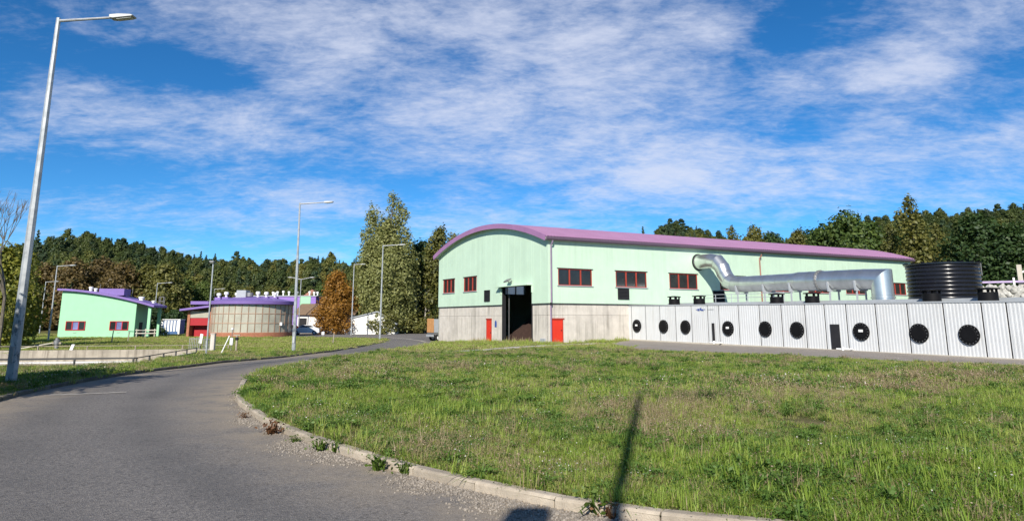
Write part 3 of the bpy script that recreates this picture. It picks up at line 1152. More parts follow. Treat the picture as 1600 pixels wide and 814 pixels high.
# fascia board along the gable arch
for seg in range(14):
    t0 = ang0 + (ang1 - ang0) * seg / 14
    t1 = ang0 + (ang1 - ang0) * (seg + 1) / 14
    pol = []
    for rr in (RA - 0.22, RA + 0.24):
        q = [(LY / 2 + rr * math.sin(t), ZC + rr * math.cos(t)) for t in ((t0, (t0 + t1) / 2, t1) if rr < RA else (t1, (t0 + t1) / 2, t0))]
        pol += q
    MB().prism(pol, 'x', -0.62, -0.55).build('fascia_board', M['magenta2'], roof)
MB().prism([(LY / 2 + (RA + q) * math.sin(t), ZC + (RA + q) * math.cos(t)) for q, ts in ((-0.08, [ang0 + (ang1 - ang0) * i / 24 for i in range(25)]), (0.10, [ang1 - (ang1 - ang0) * i / 24 for i in range(25)])) for t in ts], 'x', -0.54, 0.1).build('roof_soffit', M['clad'], hall)
# gutter and downpipes
gb_ = MB()
gp = [(-0.60, 8.44), (-0.58, 8.58), (-0.34, 8.58), (-0.30, 8.42), (-0.36, 8.32), (-0.52, 8.32)]
gb_.add([(-0.5, a, c) for a, c in gp] + [(LX + 0.2, a, c + 0.0062 * LX) for a, c in gp], [(5, 4, 3, 2, 1, 0), (6, 7, 8, 9, 10, 11)] + [(i, (i + 1) % 6, 6 + (i + 1) % 6, 6 + i) for i in range(6)])
gb_.build('gutter', pmat('shaded_purple_gutter', (0.11, 0.075, 0.11), rough=0.6), hall)  # gutter colour darkened to carry the shade under the eave
for x_, mt in ((0.12, 'darkpurple'), (25.9, 'rust'), (LX - 0.25, 'darkpurple')):
    dp = MB().tube([(x_, -0.5, 8.3), (x_, -0.44, 8.1), (x_, -0.22, 7.9), (x_, -0.22, 3.1), (x_, -0.12, 2.85), (x_, -0.12, -0.4)], 0.065, 8).build('downpipe', M[mt], hall, smooth=True)
    MB().lathe([(0.09, -0.12), (0.1, 0.1)], 10, (x_, -0.18, 3.0)).build('pipe_collar', M['dark'], dp)

# compost heap inside the gate
def heap(name, cx, cy, rx, ry, h, mat, seed):
    r_ = random.Random(seed)
    n, m_ = 28, 12
    vs = [(0, 0, h)]
    fs = []
    ph = [r_.uniform(0, 6.28) for _ in range(6)]
    for i in range(1, m_ + 1):
        q = i / m_
        for j in range(n):
            a = 2 * math.pi * j / n
            wob = 1 + 0.10 * math.sin(2 * a + ph[0]) + 0.07 * math.sin(5 * a + ph[1]) + 0.05 * math.sin(9 * a + ph[2] + q * 4)
            zz_ = h * (1 - q) ** 0.85 * (1 + 0.1 * math.sin(4 * a + ph[3] + 5 * q)) + r_.uniform(-0.05, 0.05) * (q < 0.98)
            vs.append((rx * q * wob * math.cos(a), ry * q * wob * math.sin(a), max(0, zz_)))
    for j in range(n):
        fs.append((0, 1 + j, 1 + (j + 1) % n))
    for i in range(m_ - 1):
        for j in range(n):
            k = (j + 1) % n
            fs.append((1 + i * n + j, 1 + (i + 1) * n + j, 1 + (i + 1) * n + k, 1 + i * n + k))
    mb = MB().add(vs, fs)
    o = mb.build(name, mat, None, smooth=True)
    p = hw(cx, cy)
    o.location = (p.x, p.y, -0.24)
    o.rotation_euler = (0, 0, HROT)
    return o


tag(heap('compost_heap', 4.1, 8.7, 3.0, 3.1, 2.1, M['compost'], 3), 'dark brown compost heap inside the open hall gate', 'heap')

# ------------------------------------------------------------------ biofilter in front of the hall
bio = empty('biofilter', (HALL.x, HALL.y, 0), HROT, 'low white grey biofilter of ribbed panels with round black hatches', 'biofilter')
BX = 8.57
JO = [-0.19, 0.34, 2.22, 4.04, 5.94, 7.76, 9.53, 10.69, 12.64, 14.59, 16.5, 18.43, 19.93, 21.5, 23.5, 25.5, 27.58, 29.61, 30.84, 32.7, 34.6, 36.5, 38.4, 40.3, 42.2]


def zb(u):
    return -0.035 - 0.0097 * u


for i in range(len(JO) - 1):
    a, b_ = JO[i] + 0.04, JO[i + 1] - 0.04
    zo = zb((a + b_) / 2)
    poly = []
    n = max(2, int(round((b_ - a) / 0.2)))
    st = (b_ - a) / n
    for k in range(n):
        s0 = a + k * st
        for f_, dd in ((0.0, 0.0), (0.38, 0.0), (0.48, 0.013), (0.9, 0.013)):
            poly.append((BX - dd, -(s0 + f_ * st)))
    poly.append((BX, -b_))
    poly += [(BX + 0.05, -b_), (BX + 0.05, -a)]
    MB().prism(poly[::-1], 'z', zo - 0.02, zo + 2.93).build('wall_panel', M['panel'], bio)
    if i % 1 == 0 and i > 0:
        MB().box((BX + 0.02, -JO[i] - 0.035, zb(JO[i]) - 0.1), (BX + 0.06, -JO[i] + 0.03, zb(JO[i]) + 2.95)).build('joint_shadow_strip', M['dark'], bio)  # dark strip draws the shadow line between two panels
core = MB()
L_ = JO[-1]
core.add([(BX + 0.06, 0.15, -0.7), (BX + 12.5, 0.15 - 0.6, -0.7), (BX + 12.5, -L_, -1.2), (BX + 0.06, -L_, -1.2), (BX + 0.06, 0.15, zb(0) + 2.9), (BX + 12.5, -0.45, zb(0) + 2.9), (BX + 12.5, -L_, zb(L_) + 2.9), (BX + 0.06, -L_, zb(L_) + 2.9)], [(0, 3, 2, 1), (4, 5, 6, 7), (0, 1, 5, 4), (1, 2, 6, 5), (2, 3, 7, 6), (3, 0, 4, 7)])
core.build('inner_box', M['greysheet'], bio)
fl_ = MB()
fl_.add([(BX - 0.05, 0.2, zb(0) + 2.91), (BX + 0.5, 0.2, zb(0) + 2.91), (BX + 0.5, -L_, zb(L_) + 2.91), (BX - 0.05, -L_, zb(L_) + 2.91), (BX - 0.05, 0.2, zb(0) + 3.0), (BX + 0.5, 0.2, zb(0) + 3.0), (BX + 0.5, -L_, zb(L_) + 3.0), (BX - 0.05, -L_, zb(L_) + 3.0)], [(0, 1, 2, 3), (4, 7, 6, 5), (0, 4, 5, 1), (1, 5, 6, 2), (2, 6, 7, 3), (3, 7, 4, 0)])
fl_.build('roof_flashing', M['greysheet'], bio)
fl_ = MB()
fl_.add([(BX - 0.10, 0.2, -0.8), (BX + 0.05, 0.2, -0.8), (BX + 0.05, -L_, -1.1), (BX - 0.10, -L_, -1.1), (BX - 0.10, 0.2, zb(0) + 0.03), (BX + 0.05, 0.2, zb(0) + 0.03), (BX + 0.05, -L_, zb(L_) + 0.03), (BX - 0.10, -L_, zb(L_) + 0.03)], [(0, 1, 2, 3), (4, 7, 6, 5), (0, 4, 5, 1), (1, 5, 6, 2), (2, 6, 7, 3), (3, 7, 4, 0)])
fl_.build('base_sill', M['paleconc'], bio)
# low upstand set back on the roof
up = MB()
up.add([(BX + 1.9, -3, zb(3) + 2.9), (BX + 12.3, -3, zb(3) + 2.9), (BX + 12.3, -L_, zb(L_) + 2.9), (BX + 1.9, -L_, zb(L_) + 2.9), (BX + 1.9, -3, zb(3) + 3.16), (BX + 12.3, -3, zb(3) + 3.16), (BX + 12.3, -L_, zb(L_) + 3.22), (BX + 1.9, -L_, zb(L_) + 3.22)], [(0, 3, 2, 1), (4, 5, 6, 7), (0, 1, 5, 4), (1, 2, 6, 5), (2, 3, 7, 6), (3, 0, 4, 7)])
up.build('roof_upstand', M['greysheet'], bio)

for i, (u, z) in enumerate([(1.1, 1.15), (4.52, 1.12), (7.1, 1.09), (11.6, 1.03), (15.08, 1.02), (17.75, 0.99), (22.47, 0.94), (26.1, 0.9), (28.85, 0.86), (35.4, 0.8), (39.2, 0.76)]):
    y = -u
    h_ = MB().tube([(BX - 0.02, y, z), (BX - 0.10, y, z)], [0.55, 0.55], 28).build('hatch', M['black'], bio, smooth=True)
    MB().tube([(BX - 0.10, y, z), (BX - 0.135, y, z)], [0.40, 0.38], 24).build('hatch_cover', M['black'], h_, smooth=True)
    mb = MB()
    for k in range(16):
        a = 2 * math.pi * k / 16
        cy_, cz_ = y + 0.48 * math.cos(a), z + 0.48 * math.sin(a)
        mb.tube([(BX - 0.10, cy_, cz_), (BX - 0.125, cy_, cz_)], 0.02, 6)
    mb.build('bolt_ring', M['steel'], h_)
    if i in (0, 3, 6):
        MB().box((BX - 0.142, y - 0.17, z - 0.02), (BX - 0.1355, y + 0.13, z + 0.13)).build('label_plate', M['white'], h_)


def stub(u, x_, r_=0.48, h=0.80):
    z = zb(u) + 2.9
    t = MB().lathe([(r_, 0), (r_, h - 0.22)], 20, (x_, -u, z)).build('vent_stub', M['black'], bio, smooth=True)
    MB().lathe([(r_ + 0.1, h - 0.06), (r_ + 0.1, h), (0.05, h + 0.05)], 20, (x_, -u, z)).build('vent_cap', M['black'], t, smooth=True)
    for k in range(5):
        a = 2 * math.pi * (k + 0.3) / 5
        MB().box((x_ + r_ * 0.86 * math.cos(a) - 0.05, -u + r_ * 0.86 * math.sin(a) - 0.05, z + h - 0.24), (x_ + r_ * 0.86 * math.cos(a) + 0.05, -u + r_ * 0.86 * math.sin(a) + 0.05, z + h - 0.05)).build('cap_leg', M['black'], t)


for u in (4.66, 7.57, 15.27, 18.23, 26.38, 29.46):
    stub(u, BX + 1.15, 0.47 if u < 20 else 0.5)
# dark access doors and small fittings on the front
d_ = MB().box((BX - 0.06, -20.97, zb(20.7) + 0.04), (BX - 0.001 - 0.03, -20.30, zb(20.7) + 1.62)).build('access_door', M['dark'], bio)
MB().box((BX - 0.08, -10.23, zb(10) + 0.12), (BX - 0.03, -9.99, zb(10) + 1.55)).build('cover_strip', M['dark'], bio)
for u in (-0.6, 10.5, 21.35):
    z = zb(max(u, 0)) + 0.10
    p = MB().tube([(BX - 0.55, -u + 0.35, z), (BX - 0.55, -u - 0.25, z), (BX - 0.5, -u - 0.42, z + 0.0), (BX - 0.1, -u - 0.45, z)], 0.055, 8).build('drain_pipe', M['white'], bio, smooth=True)
    MB().lathe([(0.085, -0.08), (0.085, 0.12), (0.05, 0.14)], 10, (BX - 0.55, -u - 0.1, z)).build('valve', M['white'], p)
# maker's mark on one panel: a dark blue emblem and a faint grey word bar
mk = MB()
for k, (yy, zz_, w_, hh) in enumerate([(8.42, 2.47, 0.16, 0.05), (8.62, 2.45, 0.2, 0.17), (8.85, 2.5, 0.16, 0.2), (9.05, 2.43, 0.22, 0.13), (9.28, 2.47, 0.1, 0.06)]):
    mk.box((BX - 0.036, -yy - w_ / 2, zz_ - hh / 2), (BX - 0.03, -yy + w_ / 2, zz_ + hh / 2))
mk.build('emblem', M['signblue'], bio)
mk = MB()
for k in range(7):
    mk.box((BX - 0.035, -9.66 - k * 0.09 - 0.03, 2.42), (BX - 0.03, -9.66 - k * 0.09 + 0.03, 2.50))
mk.build('word_mark', M['greysheet'], bio)

# ------------------------------------------------------------------ silver duct
duct = empty('ventilation_duct', (HALL.x, HALL.y, 0), HROT, 'large silver round duct leaving the mint wall and crossing the biofilter roof', 'duct')
DX = 17.3


def rings(path, radii, n=24):
    path = [Vector(p) for p in path]
    out = []
    prev = None
    for i, p in enumerate(path):
        if i == 0:
            t = path[1] - path[0]
        elif i == len(path) - 1:
            t = path[-1] - path[-2]
        else:
            t = (path[i + 1] - p).normalized() + (p - path[i - 1]).normalized()
        t = t.normalized()
        if prev is None:
            e1 = Vector((1, 0, 0))
        else:
            e1 = (prev - t * prev.dot(t)).normalized()
        prev = e1
        e2 = t.cross(e1)
        st = 1.0
        if 0 < i < len(path) - 1:
            st = 1.0 / max(0.5, t.dot((p - path[i - 1]).normalized()))
        out.append([p + (e1 * math.cos(2 * math.pi * j / n) + e2 * st * math.sin(2 * math.pi * j / n)) * radii[i] for j in range(n)])
    return out


wz = [(-0.05, 7.15), (1.75, 7.15), (2.62, 6.98), (3.12, 6.42), (3.36, 5.82), (3.78, 5.22), (4.5, 4.86), (5.6, 4.8), (6.9, 4.8), (8.2, 4.79), (9.5, 4.79), (10.8, 4.78), (11.5, 4.78), (12.6, 4.76), (13.8, 4.74), (15.0, 4.72), (16.2, 4.7), (17.3, 4.68), (18.6, 4.62), (18.6, 3.5), (18.6, 2.7)]
rad = [0.70] * 12 + [0.77] * 9
rg = rings([(DX, -w, z) for w, z in wz], rad)
for i in range(len(rg) - 1):
    n = len(rg[i])
    s = MB()
    s.add(rg[i] + rg[i + 1], [(j, (j + 1) % n, n + (j + 1) % n, n + j) for j in range(n)])
    sec = s.build('duct_section', M['galv'], duct, smooth=True)
    if i > 0 and i not in (11, 18):
        p = sum(rg[i], Vector()) / n
        t = (sum(rg[i + 1], Vector()) / n - p).normalized() if i < 18 else Vector((0, 0, -1))
        f_ = MB()
        ra = [p + (q - p) * 1.025 - t * 0.03 for q in rg[i]]
        rb_ = [p + (q - p) * 1.025 + t * 0.03 for q in rg[i]]
        f_.add(ra + rb_, [(j, (j + 1) % n, n + (j + 1) % n, n + j) for j in range(n)])
        f_.build('seam_band', M['galv'], sec, smooth=True)
p = Vector((DX, -0.1, 7.15))
mb = MB()
mb.tube([(DX, -0.08, 7.15), (DX, -0.18, 7.15)], [0.80, 0.80], 28)
mb.build('wall_collar', M['dark'], duct)
# bolted flange
mb = MB()
mb.tube([(DX, -13.42, 4.75), (DX, -13.54, 4.75)], [0.85, 0.85], 28)
for k in range(20):
    a = 2 * math.pi * k / 20
    mb.tube([(DX + 0.83 * math.cos(a), -13.36, 4.75 + 0.83 * math.sin(a)), (DX + 0.83 * math.cos(a), -13.60, 4.75 + 0.83 * math.sin(a))], 0.03, 6)
mb.build('bolted_flange', M['steel'], duct)
mb = MB()
mb.tube([(DX, -18.6, 3.32), (DX, -18.6, 3.22)], [0.84, 0.84], 28)
mb.build('bolted_flange', M['galv'], duct, smooth=True)
for u in (5.3, 8.3, 11.0, 14.6, 16.9):
    z = 4.8 - (0.66 if u < 11.2 else 0.76)
    sup = MB()
    ys = -u
    sup.prism([(DX - 0.75, z + 0.55), (DX - 0.62, z + 0.1), (DX - 0.3, z - 0.12), (DX + 0.3, z - 0.12), (DX + 0.62, z + 0.1), (DX + 0.75, z + 0.55), (DX + 0.85, z + 0.55), (DX + 0.75, z - 0.2), (DX - 0.75, z - 0.2), (DX - 0.85, z + 0.55)], 'y', ys - 0.06, ys + 0.06)
    so = sup.build('saddle_support', M['greysheet'], duct)
    for s_ in (-0.55, 0.55):
        MB().box((DX + s_ - 0.05, ys - 0.05, 2.6), (DX + s_ + 0.05, ys + 0.05, z - 0.2)).build('leg', M['greysheet'], so)

# grey handrail on the biofilter roof below the duct
hr = empty('roof_handrail', (HALL.x, HALL.y, 0), HROT, 'thin pale handrail on the biofilter roof under the silver duct', 'handrail')
mb = MB()
for z in (3.55, 3.85):
    mb.tube([(BX + 5.4, -3.5, z), (BX + 5.4, -12.5, z - 0.08)], 0.025, 6)
mb.build('rail', M['greysheet'], hr)
for k in range(6):
    MB().tube([(BX + 5.4, -3.5 - k * 1.8, 2.8), (BX + 5.4, -3.5 - k * 1.8, 3.85)], 0.03, 6).build('post', M['greysheet'], hr)

# ------------------------------------------------------------------ ribbed black tank
tk = empty('ribbed_tank', hw(25.7, -18.5, -0.5), HROT, 'big black ribbed plastic tank standing behind the biofilter', 'tank')
prof = []
z = 0.0
nr = 21
H_ = 6.45
for k in range(nr):
    z = H_ * k / nr
    h_ = H_ / nr
    prof += [(2.55, z), (2.60, z + h_ * 0.2), (2.625, z + h_ * 0.45), (2.60, z + h_ * 0.7), (2.55, z + h_ * 0.9)]
prof.append((2.55, H_))
MB().lathe(prof, 56).build('tank_shell', M['tank'], tk, smooth=True)
MB().lathe([(2.56, H_), (2.70, H_ + 0.0), (2.70, H_ + 0.1), (2.5, H_ + 0.12), (0.2, H_ + 0.16)], 56, caps=False).build('tank_lid', M['tank'], tk, smooth=True)
for k in range(18):
    a = 2 * math.pi * k / 18
    MB().box((2.62 * math.cos(a) - 0.09, 2.62 * math.sin(a) - 0.09, H_ + 0.1), (2.62 * math.cos(a) + 0.09, 2.62 * math.sin(a) + 0.09, H_ + 0.2)).build('lid_lug', M['black'], tk)
a = R(-118)
MB().tube([(2.70 * math.cos(a + 0.75), 2.70 * math.sin(a + 0.75), H_ - 0.9), (2.70 * math.cos(a + 0.75), 2.70 * math.sin(a + 0.75), H_ + 0.05)], 0.035, 6).build('level_tube', M['steel'], tk)

# ------------------------------------------------------------------ lamps
def lamp_post(px, py, ztop, arm, label, group=None, az=0.0, lean=(0, 0), two=False, r0=0.11, r1=0.055, head=0.62):
    zb_ = gz(px, py) + (LIFT if not inside(ROAD, np.array([px]), np.array([py]))[0] else 0) - 0.03
    root = empty('street_lamp', (px, py, zb_), az, label, 'street lamp', group)
    h = ztop - zb_
    lx, ly = lean
    MB().tube([(0, 0, 0), (lx * 0.5, ly * 0.5, h * 0.5), (lx, ly, h)], [r0, (r0 + r1) / 2, r1], 8).build('pole', M['zinc'], root, smooth=False)
    MB().tube([(0, 0, 0), (0, 0, 0.06)], [r0 * 1.5, r0 * 1.45], 8).build('base_plate', M['galvpole'], root)
    for s_ in ((1, -1) if two else (1,)):
        rise = (0.22 if two else 0.07) * arm
        a_ = MB().tube([(lx, ly, h - 0.09), (lx + s_ * arm, ly, h - 0.09 + rise)], [0.045, 0.035], 8).build('arm', M['galvpole'], root, smooth=True)
        x0 = lx + s_ * arm
        z0_ = h - 0.09 + rise
        hd = MB()
        sx = s_
        pr = [(0, -0.05), (0.12, -0.07), (head, -0.035), (head + 0.03, 0.0), (head * 0.9, 0.03), (0.25, 0.06), (0, 0.05)]
        hd.prism([(x0 + sx * (p[0] - 0.08), z0_ + p[1] + 0.05 * p[0]) for p in pr][::(1 if s_ > 0 else -1)], 'y', ly - 0.13, ly + 0.13)
        ho = hd.build('lamp_head', M['lamp'], a_, bevel=0.012)
        b_ = [(0.2, -0.078), (head - 0.03, -0.048), (head - 0.03, -0.062), (0.2, -0.092)]
        MB().prism([(x0 + sx * (p[0] - 0.08), z0_ + p[1] + 0.05 * p[0]) for p in b_][::(1 if s_ > 0 else -1)], 'y', ly - 0.09, ly + 0.09).build('lens', M['lens'], ho)
    MB().box((-0.06, -r0 - 0.012, 0.6), (0.06, -r0 + 0.03, 1.0)).build('hatch', M['galvpole'], root)
    return root


def on_ray(px, d):
    a = (px - 800) / 1100 / 1.022
    return a * d, d


lamp_post(-13.3, 19.35, 10.33, 1.62, 'tall galvanised street lamp nearest the camera, on the left verge', None, 0.0, r0=0.135, r1=0.06, head=0.66)
lamp_post(-14.5, 48.0, 9.6, 1.75, 'tall grey street lamp on the verge, in front of the round glazed building', None, 0.0, (-0.15, 0), r0=0.13)
lamp_post(-14.3, 78.0, 9.8, 1.95, 'street lamp at the grassy verge tip before the tall poplars', None, 0.0, r0=0.12)
lamp_post(*on_ray(549, 106), 9.9, 1.1, 'street lamp standing just right of the orange leaved tree', None, 0.2, r0=0.11)
lamp_post(*on_ray(325, 46), 5.35, 0.55, 'slim white lamp post by the basin railing, before the red gate', None, R(-75), (0.12, 0), r0=0.06, r1=0.04, head=0.4)
lamp_post(*on_ray(77, 82), 7.85, 1.6, 'taller of the two street lamps left of the small mint building', None, 0.0, r0=0.10)
lamp_post(*on_ray(62, 110), 7.5, 1.5, 'shorter of the two street lamps left of the small mint building', None, 0.0, r0=0.10)
lamp_post(*on_ray(239, 116), 7.6, 1.9, 'street lamp behind the right end of the small mint building', None, 0.0, r0=0.10)
lamp_post(*on_ray(195, 130), 7.4, 1.8, 'street lamp whose head peeks over the small mint building roof', None, 0.0, r0=0.10)
lamp_post(*on_ray(466, 110), 7.9, 1.5, 'twin arm street lamp beside the violet building', None, 0.0, two=True, r0=0.10)
lamp_post(*on_ray(330, 138), 7.6, 1.5, 'far street lamp seen above the left end of the round roof', None, 0.0, r0=0.10)
# the lamp post behind the camera whose shadow falls on the lawn
back_lamp = lamp_post(-1.03, -2.9, 10.9, 1.2, 'lamp post behind the camera casting the long shadow on the lawn', None, 0.0, r0=0.085, r1=0.055)
bk = MB().tube([(0, 0, 5.25), (-0.72, 0.0, 5.3)], 0.03, 6).build('shadow_box_bracket', M['galvpole'], back_lamp)
MB().box((-0.95, -0.14, 5.25), (-0.58, 0.14, 5.85)).build('shadow_box', M['lamp'], bk, bevel=0.04)  # unseen box and bracket, added to cast a soft shadow patch by the kerb

# ------------------------------------------------------------------ small mint building with curved roof
GX, GY, GZ0 = -58.7, 93.0, -0.75
gb = empty('pump_house', (GX, GY, 0), R(9), 'small mint green building with violet curved roof and red windows', 'building')
GW, GD = 9.2, 4.6


def groof(x):
    t = max(0.0, (x + 0.4) / (13.0))
    return 5.42 - 2.45 * t ** 1.7


gs = [GW * i / 8 for i in range(9)]
wins = [(0.85, 3.2, 0.35, 1.52), (6.15, 8.45, 0.35, 1.52)]
PF = lambda u, v, d: (u, -d, v)
mb = MB()
for a, b_, c, d in split_rects(list(zip(gs, gs[1:])), GZ0, 9, wins):
    if d > 8:
        mb.prism([(a, c), (b_, c), (b_, groof(b_) - 0.02), (a, groof(a) - 0.02)], 'y', 0.0, 0.3)
    else:
        mb.box((a, 0.0, c), (b_, 0.3, d))
mb.build('front_wall', M['mint'], gb)
MB().box((0, 0.3, GZ0), (0.3, GD, groof(0) - 0.05)).build('left_wall', M['mint'], gb)
MB().box((GW - 0.3, 0.3, GZ0), (GW - 0.003, GD, groof(GW) - 0.05)).build('right_wall', M['mint'], gb)
MB().box((0.3, GD - 0.3, GZ0), (GW - 0.3, GD - 0.003, groof(GW) - 0.05)).build('back_wall', M['mint'], gb)
MB().box((GW - 0.28, 1.6, GZ0), (GW + 0.02, 2.9, 1.35)).build('door', M['dark'], gb)
for o in wins:
    w = window(gb, PF, o, 3, M['redframe2'], [M['glass'], M['glassblue'], M['glass']], sill=False, fr=0.09)
    boxm(MB(), PF, o[0] + 0.95, o[0] + 1.35, 0.05, 0.12, 0.0, 0.06).build('vent', M['greysheet'], w)
mb = MB()
xs_ = [-0.45 + (GW + 2.75) * i / 16 for i in range(17)]
pol = [(x_, groof(x_)) for x_ in xs_] + [(x_, groof(x_) + 0.26) for x_ in xs_[::-1]]
mb.prism(pol, 'y', -0.5, GD + 0.4)
rf = mb.build('roof', M['purple'], gb)
pol = [(x_, groof(x_) - 0.015) for x_ in xs_[12:]] + [(x_, groof(x_) - 0.002) for x_ in xs_[:11:-1]]
MB().box((4.1, 0.8, groof(6) + 0.2), (7.2, 3.2, groof(4.2) + 0.75)).build('skylight_box', M['purple'], rf)
MB().box((10.65, 0.15, GZ0), (11.0, 0.5, groof(10.8))).build('porch_column', M['mint'], gb)
MB().box((10.65, GD - 0.6, GZ0), (11.0, GD - 0.2, groof(10.8))).build('porch_column', M['mint'], gb)
for x_, y_, hh, rr in ((2.6, 2.0, 0.62, 0.2), (3.15, 2.2, 0.5, 0.2), (9.0, 2.2, 0.55, 0.3), (10.3, 3.0, 0.4, 0.2)):
    MB().lathe([(rr, 0), (rr, hh * 0.6), (rr * 1.35, hh * 0.62), (rr * 1.3, hh * 0.95), (rr * 0.5, hh)], 12, (x_, y_, groof(x_) + 0.2)).build('chimney', M['white'], rf, smooth=True)
mb = MB()
for dx in (0, 0.55):
    for dy in (0, 0.5):
        mb.tube([(11.0 + dx, 3 + dy, groof(11) + 0.1), (11.0 + dx, 3 + dy, groof(11) + 1.3)], 0.03, 5)
for z in (0.7, 1.3):
    mb.tube([(11, 3, groof(11) + z), (11.55, 3, groof(11) + z), (11.55, 3.5, groof(11) + z), (11, 3.5, groof(11) + z), (11, 3, groof(11) + z)], 0.03, 5)
mb.build('roof_ladder_cage', M['steel'], rf)
for x_, hh in ((3.35, 1.3), (7.5, 1.5)):
    MB().tube([(x_, 3, groof(x_)), (x_, 3, groof(x_) + hh)], 0.02, 5).build('antenna', M['steel'], rf)
# small white fence by the porch
fe = empty('porch_fence', (GX + 9.6, GY + 1.0, 0), R(9), 'low pale two rail fence by the mint building porch', 'fence')
for k in range(3):
    MB().box((k * 1.1, 0, -0.75), (k * 1.1 + 0.1, 0.1, 0.55)).build('post', M['paleconc'], fe)
for z in (-0.1, 0.3):
    MB().box((-0.1, -0.06, z), (2.5, -0.01, z + 0.12)).build('rail', M['paleconc'], fe)

# ------------------------------------------------------------------ round glazed building
RX, RY, RR = -35.3, 97.5, 5.2
rbd = empty('round_building', (RX, RY, 0), 0, 'round building glazed in grey panes under a flat violet roof', 'building')
ZB_, Z1_, Z2_ = -0.7, 0.05, 3.7
MB().lathe([(RR + 0.12, ZB_), (RR + 0.12, Z1_)], 48).build('brick_plinth', M['brick'], rbd, smooth=True)
MB().lathe([(RR - 0.35, Z1_), (RR - 0.35, Z2_ + 0.3)], 40).build('inner_drum', M['inner'], rbd)
NCOL = 38
rowz = [Z1_, Z1_ + 1.2, Z1_ + 2.42, Z2_]
for k in range(NCOL):
    a0 = 2 * math.pi * k / NCOL
    a1 = 2 * math.pi * (k + 1) / NCOL
    am = (a0 + a1) / 2
    if math.sin(am) > 0.35:
        continue
    e = 0.011
    for z0_, z1_ in zip(rowz, rowz[1:]):
        q = []
        tilt = random.uniform(-0.012, 0.012)
        for r_, zz_ in ((RR, z0_ + 0.03), (RR, z1_ - 0.03), (RR - 0.03, z0_ + 0.03), (RR - 0.03, z1_ - 0.03)):
            for a in (a0 + e, a1 - e):
                rr_ = r_ + tilt * (1 if a == a0 + e else -1)
                q.append((rr_ * math.cos(a), rr_ * math.sin(a), zz_))
        MB().add(q, [(0, 1, 3, 2), (4, 6, 7, 5), (0, 4, 5, 1), (2, 3, 7, 6), (0, 2, 6, 4), (1, 5, 7, 3)]).build('pane', M['glaze'], rbd)
    MB().tube([((RR + 0.02) * math.cos(a0), (RR + 0.02) * math.sin(a0), Z1_), ((RR + 0.02) * math.cos(a0), (RR + 0.02) * math.sin(a0), Z2_)], 0.038, 4).build('mullion', M['orange'], rbd)
for z in rowz[:3]:
    MB().lathe([(RR - 0.02, z - 0.04), (RR + 0.05, z - 0.04), (RR + 0.05, z + 0.04), (RR - 0.02, z + 0.04)], 48, caps=False).build('transom', M['orange'], rbd)
rf = MB().lathe([(RR - 0.2, Z2_ - 0.1), (RR + 0.5, Z2_ + 0.0), (RR + 0.53, Z2_ + 0.40), (RR + 0.3, Z2_ + 0.44), (3.2, Z2_ + 0.85), (0.3, Z2_ + 1.08)], 48).build('roof', M['purple'], rbd, smooth=True)
MB().box((-7.6, -2.2, Z2_ + 0.0), (-4.3, 3.0, Z2_ + 0.42)).build('roof_wing', M['purple'], rf)
for x_, y_, w_, hh in ((-3.3, -1.2, 0.4, 0.7), (-2.4, 0.2, 0.4, 0.65), (2.1, -1.2, 0.35, 0.7), (0.9, -1.0, 0.35, 0.75), (3.0, -0.4, 0.4, 0.65), (-5.0, 0.5, 0.4, 0.6)):
    v = MB().box((x_ - w_, y_ - w_, Z2_ + 0.6), (x_ + w_, y_ + w_, Z2_ + 1.0)).build('vent_base', M['purple'], rf)
    MB().lathe([(0.16, 0.3), (0.16, hh), (0.30, hh + 0.04), (0.30, hh + 0.34), (0.16, hh + 0.4)], 12, (x_, y_, Z2_ + 0.6)).build('vent_cap', M['white'], v, smooth=True)
b2 = MB().box((-1.9, -1.4, Z2_ + 0.8), (-0.6, 0.2, Z2_ + 1.9)).build('air_handler', M['greysheet'], rf, bevel=0.05)
MB().lathe([(0.45, 0), (0.45, 0.5)], 16, (-0.25, -0.9, Z2_ + 1.1)).build('fan_housing', M['steel'], b2, smooth=True)
MB().box((4.6, -2.6, Z1_ + 0.9), (4.9, -2.3, Z1_ + 1.3)).build('wall_lamp', M['white'], rbd)
# gate annexe on the left
an = empty('gate_annexe', (-43.6, 96.0, 0), 0, 'low annexe with a red roller gate under a slanting violet canopy', 'annexe')
MB().box((0.0, 0.3, -0.7), (0.35, 4.0, 2.75)).build('pillar', M['brick'], an)
MB().box((2.9, 0.3, -0.7), (3.3, 4.0, 2.95)).build('pillar', M['brick'], an)
MB().box((0.35, 0.36, 1.95), (2.9, 0.6, 2.8)).build('lintel', M['glaze'], an)
MB().box((0.35, 3.8, -0.7), (2.9, 4.0, 2.8)).build('back_wall', M['inner'], an)
gt = empty('gate', (0, 0, 0))
gt.parent = an
for k in range(4):
    MB().box((0.36, 0.42, 0.95 + k * 0.25), (2.89, 0.52, 1.19 + k * 0.25)).build('gate_slat', M['darkred'], gt)
for k in range(6):
    MB().box((0.36, 1.42, -0.65 + k * 0.27), (2.89, 1.52, -0.39 + k * 0.27)).build('gate_slat', M['darkred'], gt)
MB().prism([(-0.75, 2.85), (3.4, 3.35), (3.4, 3.62), (-0.75, 3.1)], 'y', -0.6, 4.2).build('canopy', M['purple'], an)
MB().box((3.31, 0.4, -0.7), (4.9, 4.5, 4.2)).build('link_wall', M['purple_wall'], an)

